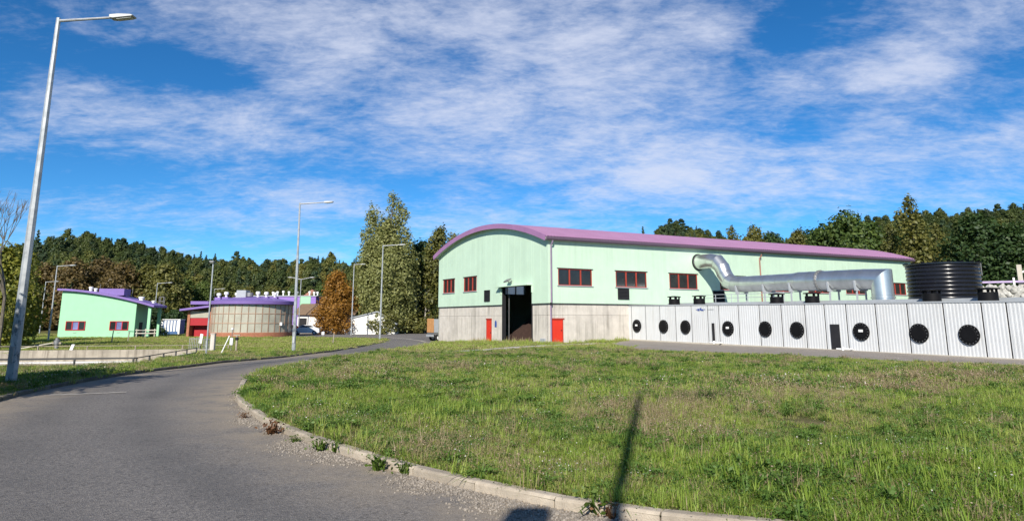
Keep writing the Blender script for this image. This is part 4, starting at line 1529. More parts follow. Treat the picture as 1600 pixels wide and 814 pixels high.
# ------------------------------------------------------------------ buildings behind
pb = empty('violet_building', (-46.5, 124, 0), R(2), 'tall plain violet building with one mint green stripe', 'building')
mb = MB().box((0, 0, -0.8), (12.3, 12, 5.7))
mb.build('wall', M['purple_wall'], pb)
MB().box((9.5, -0.06, 2.2), (11.4, -0.005, 5.66)).build('mint_stripe', M['mint'], pb)
rfp = MB().box((-0.15, -0.15, 5.7), (12.45, 12.15, 5.85)).build('roof_edge', M['greysheet'], pb)
for x_ in (4.4, 5.2, 6.2, 7.2, 8.6, 10.8, 11.6, 12.2):
    hh = random.uniform(0.5, 0.9)
    MB().lathe([(0.13, 0), (0.13, hh * 0.6), (0.24, hh * 0.62), (0.2, hh)], 10, (x_, 1.5, 5.85)).build('roof_vent', M['white'], rfp, smooth=True)
for z in (0.2, 0.6, 1.0, 1.4):
    MB().box((4.6, -0.1, z), (6.3, -0.005, z + 0.16)).build('grille_bar', M['white'], pb)
MB().tube([(5.2, -0.2, 2.6), (5.2, -0.5, 2.6)], 0.45, 14).build('wall_fan', M['white'], pb)

wh = empty('white_house', (-33.8, 113, 0.45), R(-4), 'low white house with brown pitched roof behind the parked cars', 'house')
MB().box((0, 0.0, -0.8), (9.0, 6, 2.25)).build('wall', M['whitewall'], wh)
MB().prism([(0.0, 2.25), (6.0, 2.25), (3.0, 3.5)], 'x', 0.0, 0.25).build('gable', M['whitewall'], wh)
rr = MB()
rr.prism([(-0.5, 2.0), (3.0, 3.62), (6.5, 2.0), (6.5, 2.15), (3.0, 3.80), (-0.5, 2.15)], 'x', -0.6, 9.4)
rr.build('roof', M['brownroof'], wh)
MB().box((0.15, -0.06, -0.75), (1.5, -0.004, 1.5)).build('door', M['dark'], wh)
MB().tube([(3.2, -0.08, 2.1), (3.2, -0.08, -0.7)], 0.06, 6).build('downpipe', M['steel'], wh)

wb = empty('white_barn', (-26.4, 112, 0.1), R(-2), 'white gabled barn wall right of the orange leaved tree', 'barn')
MB().prism([(0, -0.8), (8.2, -0.8), (8.2, 1.0), (5.4, 2.75), (0, 1.5)], 'y', 0, 7).build('wall', M['whitewall'], wb)
MB().prism([(-0.2, 1.47), (5.4, 2.78), (8.5, 0.85), (8.5, 0.97), (5.4, 2.92), (-0.2, 1.6)], 'y', -0.25, 7.3).build('roof', M['greysheet'], wb)

fh = empty('far_house', (-48.5, 160, 0), R(3), 'far house with faded red roof above the white house', 'house')
MB().box((0, 0, -0.8), (7, 7, 5.6)).build('wall', M['whitewall'], fh)
MB().prism([(-0.4, 5.4), (7.4, 5.4), (3.5, 8.4)], 'y', -0.3, 7.3).build('roof', M['redroof'], fh)
for k in range(2):
    w = MB().box((1.3 + k * 2.6, -0.06, 3.4), (2.4 + k * 2.6, -0.004, 4.8)).build('window', M['white'], fh)
    MB().box((1.4 + k * 2.6, -0.08, 3.5), (2.3 + k * 2.6, -0.064, 4.7)).build('pane', M['glass'], w)

# container
cn = empty('storage_container', (-52.8, 108, gz(-52, 108) + LIFT), R(8), 'white and blue storage container behind the grass field', 'container')
cb = MB()
cb.box((0, 0, 0), (2.7, 2.4, 2.2))
cb.build('body', M['blue'], cn)
for k in range(6):
    MB().box((0.06 + k * 0.44, -0.05, 0.5), (0.34 + k * 0.44, -0.003, 2.1)).build('side_rib', M['white'], cn)
MB().box((-0.05, -0.08, 2.2), (2.75, 2.45, 2.32)).build('roof_frame', M['white'], cn)
MB().box((2.5, -0.09, 0), (2.75, -0.06, 2.2)).build('corner_post', M['white'], cn)


# ------------------------------------------------------------------ cars
def car(name, x, y, rz, paint, label):
    root = empty(name, (x, y, gz(x, y) + 0.0), rz, label, 'car')
    pr = [(-2.05, 0.35), (-2.08, 0.62), (-1.98, 0.88), (-1.15, 0.98), (-0.55, 1.42), (0.75, 1.46), (1.55, 1.05), (2.02, 0.92), (2.08, 0.6), (2.05, 0.33), (1.75, 0.25), (-1.75, 0.25)]
    secs = [(-0.84, 0.97), (-0.70, 1.0), (0.70, 1.0), (0.84, 0.97)]
    mb = MB()
    n = len(pr)
    vs = []
    for yy, k in secs:
        for (px_, pz) in pr:
            yk = yy
            if pz > 1.1:
                yk = yy * 0.78
            vs.append((px_ * k, yk, pz))
    fs = []
    for i in range(3):
        for j in range(n):
            q = (j + 1) % n
            fs.append((i * n + j, i * n + q, (i + 1) * n + q, (i + 1) * n + j))
    fs.append(tuple(range(n)))
    fs.append(tuple(range(3 * n, 4 * n))[::-1])
    mb.add(vs, fs)
    mb.build('body', paint, root, smooth=True)
    for s_ in (-1, 1):
        MB().add([(-1.0, s_ * 0.80, 1.0), (1.3, s_ * 0.80, 1.06), (0.7, s_ * 0.675, 1.38), (-0.52, s_ * 0.675, 1.36), (-1.0, s_ * 0.83, 1.0), (1.3, s_ * 0.83, 1.06), (0.7, s_ * 0.70, 1.38), (-0.52, s_ * 0.70, 1.36)], [(0, 1, 2, 3), (7, 6, 5, 4), (0, 4, 5, 1), (1, 5, 6, 2), (2, 6, 7, 3), (3, 7, 4, 0)]).build('side_window', M['glass'], root)
    MB().add([(-1.14, -0.62, 1.0), (-1.14, 0.62, 1.0), (-0.6, 0.54, 1.405), (-0.6, -0.54, 1.405), (-1.17, -0.62, 1.02), (-1.17, 0.62, 1.02), (-0.63, 0.54, 1.42), (-0.63, -0.54, 1.42)], [(0, 1, 2, 3), (7, 6, 5, 4), (0, 4, 5, 1), (1, 5, 6, 2), (2, 6, 7, 3), (3, 7, 4, 0)]).build('windscreen', M['glass'], root)
    for wx in (-1.3, 1.3):
        for wy in (-0.8, 0.8):
            t = MB().tube([(wx, wy - 0.1, 0.31), (wx, wy + 0.1, 0.31)], 0.31, 16).build('wheel', M['tyre'], root)
            MB().tube([(wx, wy - 0.115, 0.31), (wx, wy + 0.115, 0.31)], 0.19, 12).build('rim', M['galvpole'], t)
    for s_ in (-1, 1):
        MB().box((-2.09, s_ * 0.6 - 0.18, 0.66), (-2.0, s_ * 0.6 + 0.18, 0.82)).build('headlight', M['lens'], root)
    return root


car('parked_car', -33.6, 108.4, R(75), M['carred'], 'red car parked between the round building and the white house')
car('parked_car', -31.0, 108.2, R(10), M['carwhite'], 'silver white car parked in front of the white house')

# trailer with timber sides left of the hall
tr = empty('tipping_trailer', (-9.0, 82.8, gz(-9.0, 82.8)), R(30), 'grey trailer with orange timber side next to the hall corner', 'trailer')
MB().box((0, 0, 0.75), (3.6, 1.9, 0.95)).build('bed', M['steel'], tr)
for k in range(6):
    MB().box((-0.06, 0.02 + k * 0.31, 0.98), (0.0, 0.31 + k * 0.31, 2.55)).build('board', M['boardwood'], tr)
MB().box((0.02, -0.06, 0.98), (3.6, 0.0, 2.5)).build('side_wall', M['greysheet'], tr)
MB().box((0.02, 1.9, 0.98), (3.6, 1.96, 2.5)).build('side_wall', M['greysheet'], tr)
for x_ in (0.6, 1.8):
    for y_ in (0.1, 1.7):
        w = MB().tube([(x_, y_ - 0.14, 0.38), (x_, y_ + 0.14, 0.38)], 0.38, 16).build('wheel', M['tyre'], tr)
        MB().tube([(x_, y_ - 0.15, 0.38), (x_, y_ + 0.15, 0.38)], 0.2, 12).build('rim', M['white'], w)
MB().box((-0.2, 0.15, 0.5), (0.1, 1.75, 0.72)).build('tail_bar', M['greysheet'], tr)

# ------------------------------------------------------------------ settling basin
ba = empty('settling_basin', (0, 0, 0), 0, 'sunken concrete settling basin behind the left verge', 'basin')
RZ = -0.62


M['basinconc'] = pmat('stained_basin_concrete', (0.33, 0.29, 0.23), rough=0.95, var=0.25, scale=0.9, streak=0.8, streak_col=(0.12, 0.10, 0.075))


def slab(u0, u1, v0, v1, z0_, z1_, name, mat, parent):
    mb = MB()
    q = [bw(u0, v0, z0_), bw(u1, v0, z0_), bw(u1, v1, z0_), bw(u0, v1, z0_), bw(u0, v0, z1_), bw(u1, v0, z1_), bw(u1, v1, z1_), bw(u0, v1, z1_)]
    mb.add(q, [(0, 1, 2, 3), (4, 7, 6, 5), (0, 4, 5, 1), (1, 5, 6, 2), (2, 6, 7, 3), (3, 7, 4, 0)])
    return mb.build(name, mat, parent)


for k in range(12):
    slab(21.2, 21.6, k * 4 + 0.006, k * 4 + 3.994, -4, RZ, 'far_wall_panel', M['basinconc'], ba)
for k in range(12):
    slab(-0.1, 0.3, k * 4 + 0.006, k * 4 + 3.994, -4, RZ, 'near_wall_panel', M['concrete'], ba)
slab(0.3, 21.2, -0.1, 0.3, -4, RZ - 0.004, 'side_wall', M['concrete'], ba)
slab(0.3, 21.2, 47.7, 48.1, -4, RZ - 0.004, 'side_wall', M['concrete'], ba)
slab(0.3, 21.2, 0.3, 47.7, -4.3, -3.6, 'basin_floor', M['concrete'], ba)
slab(20.0, 21.19, 0.31, 47.69, -3.5, RZ - 0.85, 'inner_ledge', M['whitewall'], ba)
m, nd, lk, b = new_mat('basin_water')
b.inputs['Base Color'].default_value = (0.16, 0.17, 0.16, 1)
b.inputs['Roughness'].default_value = 0.12
nz = noise_tex(nd, lk, 3.0, 3, 0.5)
bp = N(nd, 'ShaderNodeBump', Strength=0.25, Distance=0.02)
lk.new(nz, bp.inputs['Height'])
lk.new(bp.outputs[0], b.inputs['Normal'])
wo = slab(0.305, 20.0, 0.305, 47.69, -1.75, -1.5, 'basin_water', m, None)
wo['kind'] = 'structure'


def railing(name, pts, zr, h, mat, label, posts, rails=(1.0, 0.55)):
    root = empty(name, (pts[0][0], pts[0][1], zr), 0, label, 'railing')
    o0 = Vector((pts[0][0], pts[0][1], 0))
    P_ = [Vector((p[0], p[1], 0)) - o0 for p in pts]
    for k in rails:
        MB().tube([(p.x, p.y, h * k) for p in P_], 0.028, 6).build('rail', mat, root)
    for a, b_ in zip(P_, P_[1:]):
        n = max(1, int((b_ - a).length / posts))
        for i in range(n + 1):
            q = a + (b_ - a) * (i / n)
            if i == n and b_ is not P_[-1]:
                continue
            MB().box((q.x - 0.035, q.y - 0.035, -0.1), (q.x + 0.035, q.y + 0.035, h)).build('post', mat, root)
    return root


railing('basin_railing', [tuple(bw(u, -0.35)[:2]) for u in (14, 0.0)] + [tuple(bw(-0.35, v)[:2]) for v in (5, 14)], -0.95, 0.68, M['railing'], 'dark pipe railing along the near edges of the settling basin', 2.4)
railing('walkway_railing', [tuple(bw(3.5, v)[:2]) for v in (0.5, 10, 25)], -0.95, 0.55, M['railing'], 'thin dark rail crossing over the settling basin', 5.0, rails=(1.0,))
railing('field_railing', [tuple(bw(22.3, v)[:2]) for v in (-1, 20, 40)], -0.85, 0.50, M['wood'], 'thin grey railing along the far edge of the settling basin', 3.4, rails=(1.0,))

# ------------------------------------------------------------------ bits standing in the field
def gpt(px, d):
    x, y = on_ray(px, d)
    return x, y, gz(x, y) + LIFT


x, y, z = gpt(363, 52)
o = empty('meter_post', (x, y, z), 0, 'white meter box on a thin post with round white cap', 'meter post')
MB().tube([(0, 0, 0), (0, 0, 1.55)], 0.025, 6).build('post', M['steel'], o)
MB().box((-0.11, -0.08, 0.45), (0.11, 0.08, 0.95)).build('box', M['white'], o, bevel=0.02)
MB().lathe([(0.02, 1.5), (0.09, 1.53), (0.1, 1.6), (0.05, 1.66)], 10).build('cap', M['white'], o, smooth=True)
x, y, z = gpt(371, 52)
o = empty('valve_stand', (x, y, z), 0, 'weathered T shaped valve stand right of the meter box', 'valve stand')
MB().box((-0.06, -0.06, 0), (0.06, 0.06, 1.15)).build('post', M['wood'], o)
MB().box((-0.26, -0.05, 1.1), (0.22, 0.05, 1.19)).build('crossbar', M['wood'], o)
MB().lathe([(0.12, 0.8), (0.14, 0.9), (0.1, 1.0)], 10).build('valve_body', M['dark'], o)
x, y, z = gpt(346, 45)
o = empty('leaning_pipe', (x, y, z), 0, 'white pipe leaning to the right left of the meter box', 'pipe')
MB().tube([(0, 0, -0.1), (0.5, 0, 1.12)], 0.04, 8).build('tube', M['white'], o)
MB().tube([(0.5, 0, 1.12), (0.53, 0, 1.2)], 0.05, 8).build('end_cap', M['white'], o)
x, y, z = gpt(334, 56)
o = empty('concrete_pillar', (x, y, z), 0, 'short concrete pillar in the grass in front of the round building', 'pillar')
MB().box((-0.16, -0.16, 0), (0.16, 0.16, 1.28)).build('shaft', M['concrete'], o, bevel=0.03)
MB().box((-0.19, -0.19, 1.28), (0.19, 0.19, 1.36)).build('cap', M['concrete'], o, bevel=0.02)
x, y, z = gpt(297, 58)
o = empty('grating_panel', (x, y, z), R(10), 'upright grey grating panel in the grass before the red gate', 'grating')
for k in range(7):
    MB().box((k * 0.13, 0, 0), (k * 0.13 + 0.035, 0.035, 1.0)).build('bar', M['steel'], o)
for zz_ in (0.1, 0.9):
    MB().box((-0.02, 0.036, zz_), (0.84, 0.06, zz_ + 0.05)).build('rail', M['steel'], o)
x, y, z = gpt(319, 58)
o = empty('grating_panel', (x, y, z), R(-12), 'smaller grey grating panel right of the white board', 'grating')
for k in range(5):
    MB().box((k * 0.13, 0, 0), (k * 0.13 + 0.035, 0.035, 0.95)).build('bar', M['steel'], o)
for zz_ in (0.1, 0.85):
    MB().box((-0.02, 0.036, zz_), (0.6, 0.06, zz_ + 0.05)).build('rail', M['steel'], o)
x, y, z = gpt(314, 59)
o = empty('white_board', (x, y, z), R(5), 'pale slanted board between the two grating panels', 'board')
MB().prism([(-0.12, 0.55), (0.12, 0.5), (0.2, 1.25), (-0.02, 1.3)], 'y', 0, 0.05).build('plate', M['white'], o)
MB().box((0.0, 0.06, 0), (0.06, 0.12, 1.2)).build('stake', M['wood'], o)
for px, d, hh, lb in ((521, 66, 0.95, 'short marker post with orange top on the verge'), (176, 75, 1.25, 'tall leaning wooden stake in the field before the mint building'), (201, 78, 0.9, 'short wooden stake right of the leaning stake')):
    x, y, z = gpt(px, d)
    o = empty('marker_post', (x, y, z), 0, lb, 'post')
    MB().tube([(0, 0, -0.1), (0.08, 0, hh)], [0.06, 0.05], 7).build('shaft', M['wood'], o)
    MB().tube([(0.08, 0, hh), (0.09, 0, hh + 0.12)], [0.07, 0.06], 7).build('cap', M['boardwood'] if px == 521 else M['wood'], o)
x, y, z = gpt(505, 95)
o = empty('control_box', (x, y, z), 0, 'little white box standing in front of the orange leaved tree', 'box')
MB().box((-0.18, -0.1, 0.25), (0.18, 0.1, 0.65)).build('case', M['white'], o, bevel=0.02)
MB().box((-0.04, -0.04, 0), (0.04, 0.04, 0.26)).build('post', M['steel'], o)
x, y, z = gpt(91, 60)
o = empty('pump_stand', (x, y, z), 0, 'rusty grey pump with a long slanting pale pipe at the basin edge', 'pump')
MB().lathe([(0.16, 0), (0.16, 0.35), (0.24, 0.4), (0.24, 0.7), (0.14, 0.75), (0.14, 0.9)], 12).build('body', M['steel'], o, smooth=True)
MB().box((-0.35, -0.08, 0.42), (0.4, 0.08, 0.56)).build('valve_arm', M['wood'], o)
MB().tube([(-0.3, 0, 0.5), (-2.6, -0.6, 0.05)], 0.05, 8).build('hose_pipe', M['paleconc'], o)
x, y, z = gpt(113, 56)
o = empty('basin_weir_plate', (x, y, -0.75), 0, 'slanted white plate on the far rim of the basin', 'plate')
MB().prism([(-0.12, 0.0), (0.12, 0.0), (0.3, 0.55), (0.08, 0.55)], 'y', 0, 0.08).build('plate', M['white'], o)
MB().box((0.0, 0.09, 0), (0.06, 0.15, 0.5)).build('bracket', M['steel'], o)

# ------------------------------------------------------------------ behind the biofilter on the right
gx = Vector((38.6, 61.5, 0))
wr = empty('rubble_bank', (gx.x, gx.y, 0), R(-32), 'pale rubble stone wall behind the biofilter at the right edge', 'wall')
rs = random.Random(5)
stone_meshes = []
for k in range(5):
    bm = bmesh.new()
    bmesh.ops.create_icosphere(bm, subdivisions=2, radius=0.26)
    for v in bm.verts:
        v.co *= rs.uniform(0.78, 1.12)
    me = bpy.data.meshes.new('stone')
    bm.to_mesh(me)
    bm.free()
    me.materials.append(M['stone'])
    stone_meshes.append(me)
for i in range(24):
    for j in range(12):
        s_ = link('stone', stone_meshes[rs.randrange(5)], wr)
        s_.location = (i * 0.44 + rs.uniform(-0.12, 0.12) + (j % 2) * 0.2 - 1.0, 0.55 + 0.035 * j + rs.uniform(-0.1, 0.1), 0.55 + j * 0.345 + rs.uniform(-0.07, 0.07))
        s_.rotation_euler = (rs.uniform(0, 6), rs.uniform(0, 6), rs.uniform(0, 6))
        k = rs.uniform(0.75, 1.25)
        s_.scale = (k * 1.2, k * rs.uniform(0.8, 1.1), k * rs.uniform(0.75, 1.0))
MB().box((-3.5, 0.8, -0.6), (18, 2.2, 4.4)).build('core', M['stone'], wr)
rl = empty('violet_rail', (gx.x, gx.y, 0), R(-32), 'violet guard rail with pale posts on top of the rubble wall', 'railing')
MB().box((-3.5, 1.35, 4.78), (18, 1.45, 4.95)).build('rail', pmat('faded_violet_rail', (0.42, 0.33, 0.50), rough=0.7), rl)
for k in range(9):
    MB().box((-3.2 + k * 2.4, 1.3, 4.35), (-3.05 + k * 2.4, 1.34, 5.2)).build('post', M['white'], rl)
for k, hh in ((1.0, 5.9), (4.4, 6.3)):
    MB().box((k, 1.6, 4.35), (k + 0.35, 1.95, hh)).build('concrete_post', M['paleconc'], rl)
MB().tube([(4.6, 1.8, 5.6), (7.4, 1.8, 6.7)], 0.09, 6).build('brace', M['whitewall'], rl)

# ------------------------------------------------------------------ foliage
def leaf_quads(c, size, r, aspect=0.6, flat=0.0, out=None):
    n = len(c)
    nrm = r.normal(size=(n, 3))
    if out is not None:
        nrm = nrm * 0.55 + out
    nrm[:, 2] = nrm[:, 2] * (1 + flat) + flat * 0.6
    nrm /= np.linalg.norm(nrm, axis=1, keepdims=True)
    a = r.normal(size=(n, 3))
    t = np.cross(nrm, a)
    t /= np.linalg.norm(t, axis=1, keepdims=True) + 1e-9
    b_ = np.cross(nrm, t)
    s = (size * r.uniform(0.6, 1.35, n))[:, None]
    v = np.stack([c - t * s, c - b_ * s * aspect, c + t * s, c + b_ * s * aspect], 1).reshape(-1, 3)
    q = np.arange(4 * n).reshape(n, 4)
    return v, q


def cluster_points(cl, n, r):
    """cl rows: x y z rx ry rz; points lean to the outside of every clump"""
    cl = np.asarray(cl, float)
    vol = cl[:, 3] * cl[:, 4] * cl[:, 5]
    p = vol ** 0.72
    k = r.choice(len(cl), n, p=p / p.sum())
    d = r.normal(size=(n, 3))
    d /= np.linalg.norm(d, axis=1, keepdims=True)
    rad = r.uniform(0.25, 1.0, n) ** 0.55
    rad *= 1 + 0.18 * r.normal(size=n)
    p_ = cl[k, :3] + d * rad[:, None] * cl[k, 3:6]
    ctr = np.array([0.0, 0.0, cl[:, 2].mean()])
    o2 = cl[k, :3] - ctr
    o2 /= np.linalg.norm(o2, axis=1, keepdims=True) + 1e-6
    return p_, d * 0.8 + o2 * 0.35 + np.array([0, 0, 0.25])


def broad_clusters(h, w, base, r, n=26, flat=0.75, top=1.0):
    out = []
    hc = h - base
    for i in range(n):
        t = (i + r.uniform(0.1, 0.9)) / n
        z = base + hc * t
        prof = math.sin(math.pi * min(1, (0.16 + 0.84 * t) ** 0.8)) ** 0.7 if t < 0.98 else 0.2
        rr = w / 2 * prof * r.uniform(0.45, 0.86)
        a = i * 2.399 + r.uniform(-0.4, 0.4)
        cr_ = w * r.uniform(0.13, 0.22) * (0.7 + 0.4 * prof)
        out.append((rr * math.cos(a), rr * math.sin(a), z, cr_, cr_, cr_ * flat))
    out.append((0, 0, h - w * 0.12, w * 0.16, w * 0.16, w * 0.14))
    return out


def trunk_mesh(name, h, r0, clusters, r, mat, nl=9, lean=0.0):
    mb = MB()
    pth = [(0, 0, -0.3)]
    x = y = 0.0
    for i in range(1, 6):
        x += r.uniform(-0.12, 0.12) * h / 12 + lean * h / 6
        y += r.uniform(-0.12, 0.12) * h / 12
        pth.append((x, y, h * 0.86 * i / 5))
    mb.tube(pth, [r0 * 1.25, r0, r0 * 0.78, r0 * 0.55, r0 * 0.32, r0 * 0.1], 8)
    idx = r.permutation(len(clusters))[:nl]
    for k in idx:
        c = clusters[k]
        t = min(0.85, max(0.12, (c[2] - 0.22 * h) / (0.86 * h)))
        i = int(t * 5)
        f = t * 5 - i
        p0 = Vector(pth[i]).lerp(Vector(pth[min(i + 1, 5)]), f)
        p1 = Vector(c[:3])
        midp = p0.lerp(p1, 0.5) + Vector((0, 0, 0.06 * h * r.uniform(-0.2, 1)))
        rr = r0 * (0.5 - 0.36 * t)
        mb.tube([p0, midp, p1], [rr, rr * 0.6, rr * 0.15], 5)
    return mb.mesh(name, mat, smooth=True)


LM = {
    'green': leaf_mat('leaf_mid_green', [(0.029, 0.0551, 0.0145), (0.0653, 0.1087, 0.0232), (0.1232, 0.1668, 0.0348), (0.1885, 0.2175, 0.0508)]),
    'dark': leaf_mat('leaf_dark_green', [(0.0145, 0.0319, 0.013), (0.0319, 0.0653, 0.0217), (0.058, 0.1015, 0.029), (0.1015, 0.145, 0.0435)]),
    'olive': leaf_mat('leaf_olive', [(0.0508, 0.058, 0.0174), (0.1087, 0.116, 0.029), (0.1812, 0.174, 0.0435), (0.2755, 0.2392, 0.0653)]),
    'yellow': leaf_mat('leaf_yellow_green', [(0.0725, 0.0943, 0.0174), (0.1595, 0.1812, 0.029), (0.29, 0.2755, 0.0435), (0.435, 0.3625, 0.0725)]),
    'brown': leaf_mat('leaf_autumn_brown', [(0.0435, 0.0348, 0.0174), (0.0899, 0.0667, 0.0261), (0.1522, 0.1073, 0.0377), (0.2248, 0.1595, 0.058)]),
    'orange': leaf_mat('leaf_autumn_orange', [(0.15, 0.075, 0.015), (0.28, 0.135, 0.02), (0.40, 0.20, 0.03), (0.50, 0.29, 0.05)]),
    'conifer': leaf_mat('needle_green', [(0.0116, 0.0261, 0.0145), (0.0261, 0.0522, 0.0232), (0.0493, 0.0841, 0.0319), (0.087, 0.1232, 0.0435)], trans=0.15),
    'poplar': leaf_mat('leaf_poplar', [(0.0849, 0.098, 0.0339), (0.1602, 0.179, 0.0565), (0.2639, 0.2733, 0.0943), (0.3958, 0.377, 0.1602)], trans=0.3),
}


def make_tree(name, h, w, mat, seed, n=5000, size=0.28, base=0.2, r0=None, bark='bark', clusters=None, ncl=26, flat=0.75, nl=9, flatl=0.0):
    r = np.random.default_rng(seed)
    cl = clusters if clusters is not None else broad_clusters(h, w, base * h, r, ncl, flat)
    tm = trunk_mesh('trunk', h, r0 or h * 0.017, cl, r, M[bark], nl)
    p, od = cluster_points(cl, n, r)
    v, q = leaf_quads(p, size, r, flat=flatl, out=od)
    return tm, np_mesh('crown', v, q, LM[mat])


def place_tree(name, meshes, x, y, label, group=None, s=1.0, rz=0.0, sz=None):
    root = empty(name, (x, y, gz(x, y) + LIFT - 0.1), rz, label, 'tree', group)
    root.scale = (s, s, sz or s)
    link('trunk', meshes[0], root)
    link('crown', meshes[1], root)
    return root


def poplar_clusters(spires, r):
    cl = []
    for (sx, sy, z0_, z1_, w_) in spires:
        n = int((z1_ - z0_) * 1.7)
        for i in range(n):
            t = i / max(1, n - 1)
            z = z0_ + (z1_ - z0_) * t
            rr = w_ * (0.35 + 0.65 * math.sin(math.pi * (0.12 + 0.86 * t)) ** 0.8) * (1.0 if t < 0.8 else 1.0)
            a = r.uniform(0, 6.28)
            k = rr * r.uniform(0.2, 0.75)
            cr_ = w_ * r.uniform(0.36, 0.56) * (1 - 0.3 * t)
            cl.append((sx + k * math.cos(a), sy + k * math.sin(a), z, cr_, cr_, cr_ * r.uniform(1.2, 2.0)))
    return cl


r = np.random.default_rng(31)
pop = poplar_clusters([(0.7, 0, 5, 22.2, 2.5), (-1.9, 0.5, 3, 19.8, 2.7), (2.7, -0.4, 4, 20.4, 2.5), (-0.6, 1.5, 3, 17, 3.0), (1.6, -1.5, 1.5, 15, 3.1), (-3.0, -0.8, 1.2, 14.5, 2.7), (3.9, 0.6, 2, 15.5, 2.6), (-3.8, 0.3, 1, 9, 2.3)], r)
pop += broad_clusters(18.0, 10.0, 1.5, r, 52, 1.15)
pop += [(0.9, 0, 22.6, 0.7, 0.7, 0.9), (-3.9, 0.2, 16.2, 0.5, 0.5, 0.8), (-2.6, 0, 21.0, 0.35, 0.35, 0.7), (2.6, 0, 20.4, 0.5, 0.5, 0.9)]
x, y = on_ray(598, 116)
poplar = make_tree('poplar', 21, 9, 'poplar', 4, n=60000, size=0.19, clusters=pop, nl=26, r0=0.42)
place_tree('poplar_tree', poplar, x, y, 'tallest tree, a loose grey green poplar with several spires')

T = {}
T['mid_dark'] = make_tree('t', 11, 8.5, 'dark', 12, n=8000, size=0.22, base=0.08, ncl=34)
T['mid_olive'] = make_tree('t', 14.5, 6.5, 'olive', 13, n=8500, size=0.21, base=0.1, ncl=40, flat=1.2)
T['orange'] = make_tree('t', 9.2, 6.6, 'orange', 14, n=14000, size=0.15, base=0.04, ncl=40, flat=0.85)
T['brown1'] = make_tree('t', 11.5, 9.5, 'brown', 15, n=6500, size=0.25, base=0.08, ncl=34)
T['brown2'] = make_tree('t', 10.5, 8.0, 'olive', 16, n=6000, size=0.25, base=0.08, ncl=30)
T['green1'] = make_tree('t', 12, 9, 'green', 17, n=7500, size=0.25, base=0.1, ncl=34)
T['yellow1'] = make_tree('t', 9.5, 7.5, 'yellow', 18, n=7500, size=0.19, base=0.08, ncl=32)
T['bush'] = make_tree('t', 3.2, 4.6, 'olive', 19, n=3200, size=0.16, base=0.02, ncl=18, r0=0.06)
T['darkbush'] = make_tree('t', 3.4, 5.0, 'dark', 20, n=3200, size=0.16, base=0.02, ncl=18, r0=0.06)

x, y = on_ray(522, 112)
place_tree('beech_tree', T['orange'], x, y, 'orange brown autumn tree between the white house and white barn', s=1.02)
for px, d, key, s, lb in (
        (572, 119, 'mid_olive', 0.78, 'olive tree at the left foot of the tall poplar'),
        (624, 122, 'mid_dark', 0.95, 'dark green tree at the right foot of the tall poplar'),
        (655, 126, 'mid_dark', 1.42, 'dark green tree halfway between the poplar and the hall'),
        (684, 122, 'mid_olive', 1.2, 'olive birch like tree beside the hall gable'),
        (709, 128, 'mid_olive', 1.16, 'olive tree half hidden behind the hall gable'),
        (640, 118, 'bush', 1.3, 'low olive bush right of the tall poplar'),
        (600, 113, 'bush', 1.2, 'low olive bush around the foot of the tall poplar'),
        (735, 134, 'mid_olive', 1.02, 'olive treetop just showing above the hall arch')):
    xx, yy = on_ray(px, d)
    place_tree('tree' if 'bush' not in key else 'bush', T[key], xx, yy, lb, s=s, rz=px * 0.37)
# bare pale trunks right of the poplar
for px, d, hh in ((648, 119, 7), (663, 120, 8), (668, 121, 6.5)):
    xx, yy = on_ray(px, d)
    o = empty('pale_tree', (xx, yy, gz(xx, yy)), 0, {648: 'leftmost pale bare trunk under the dark trees', 663: 'tallest pale bare trunk under the dark trees', 668: 'rightmost pale bare trunk under the dark trees'}[px], 'tree', 'pale trunks under the dark trees')
    tr_ = MB().tube([(0, 0, -0.2), (0.15, 0, hh * 0.5), (0.0, 0.1, hh)], [0.14, 0.1, 0.03], 7).build('trunk', M['birch'], o, smooth=True)
    mbb = MB()
    for k in range(7):
        a = k * 2.4
        z_ = hh * (0.45 + 0.07 * k)
        mbb.tube([(0.1, 0, z_), (0.1 + 0.9 * math.cos(a), 0.9 * math.sin(a), z_ + 0.9)], [0.035, 0.008], 5)
    mbb.build('branch', M['birch'], o)

# row behind the small mint building
left_row = [(-40, 128, 'brown1', 1.0), (28, 122, 'brown2', 1.0), (62, 130, 'brown1', 0.98), (105, 126, 'brown1', 1.05), (150, 132, 'brown1', 1.1), (182, 126, 'brown1', 1.02), (222, 130, 'brown2', 1.1), (252, 127, 'brown2', 1.12), (284, 135, 'green1', 0.78), (312, 138, 'green1', 0.75), (345, 142, 'brown2', 0.72), (385, 146, 'brown2', 0.78), (425, 150, 'brown2', 0.8), (455, 146, 'green1', 0.7), (500, 148, 'green1', 0.75), (235, 108, 'darkbush', 1.15), (40, 96, 'darkbush', 0.75), (10, 92, 'darkbush', 0.8), (270, 118, 'darkbush', 1.1)]
names = {'brown1': ('brown leaved autumn tree', 'tree'), 'brown2': ('olive brown tree', 'tree'), 'green1': ('mid green tree', 'tree'), 'darkbush': ('dark green bush', 'bush')}
where = {-40: 'at the far left edge of the field', 28: 'behind the nearest lamp post', 62: 'left of the small mint building', 105: 'behind the left end of the mint building roof', 150: 'right behind the middle of the mint building', 182: 'behind the right half of the mint building', 222: 'behind the mint building porch', 252: 'just right of the mint building, pale trunk', 284: 'above the storage container', 312: 'above the red gate annexe', 345: 'above the left end of the round roof', 385: 'above the middle of the round roof', 425: 'above the right end of the round roof', 455: 'above the violet building, left of its stripe', 500: 'behind the far house with red roof', 235: 'against the mint building porch', 40: 'low behind the nearest lamp post', 10: 'low at the left edge of the picture', 270: 'behind the storage container'}
for px, d, key, s in left_row:
    xx, yy = on_ray(px, d)
    nm, k = names[key]
    place_tree('bush' if k == 'bush' else 'tree', T[key], xx, yy, nm + ' ' + where[px], s=s, rz=px * 0.7)

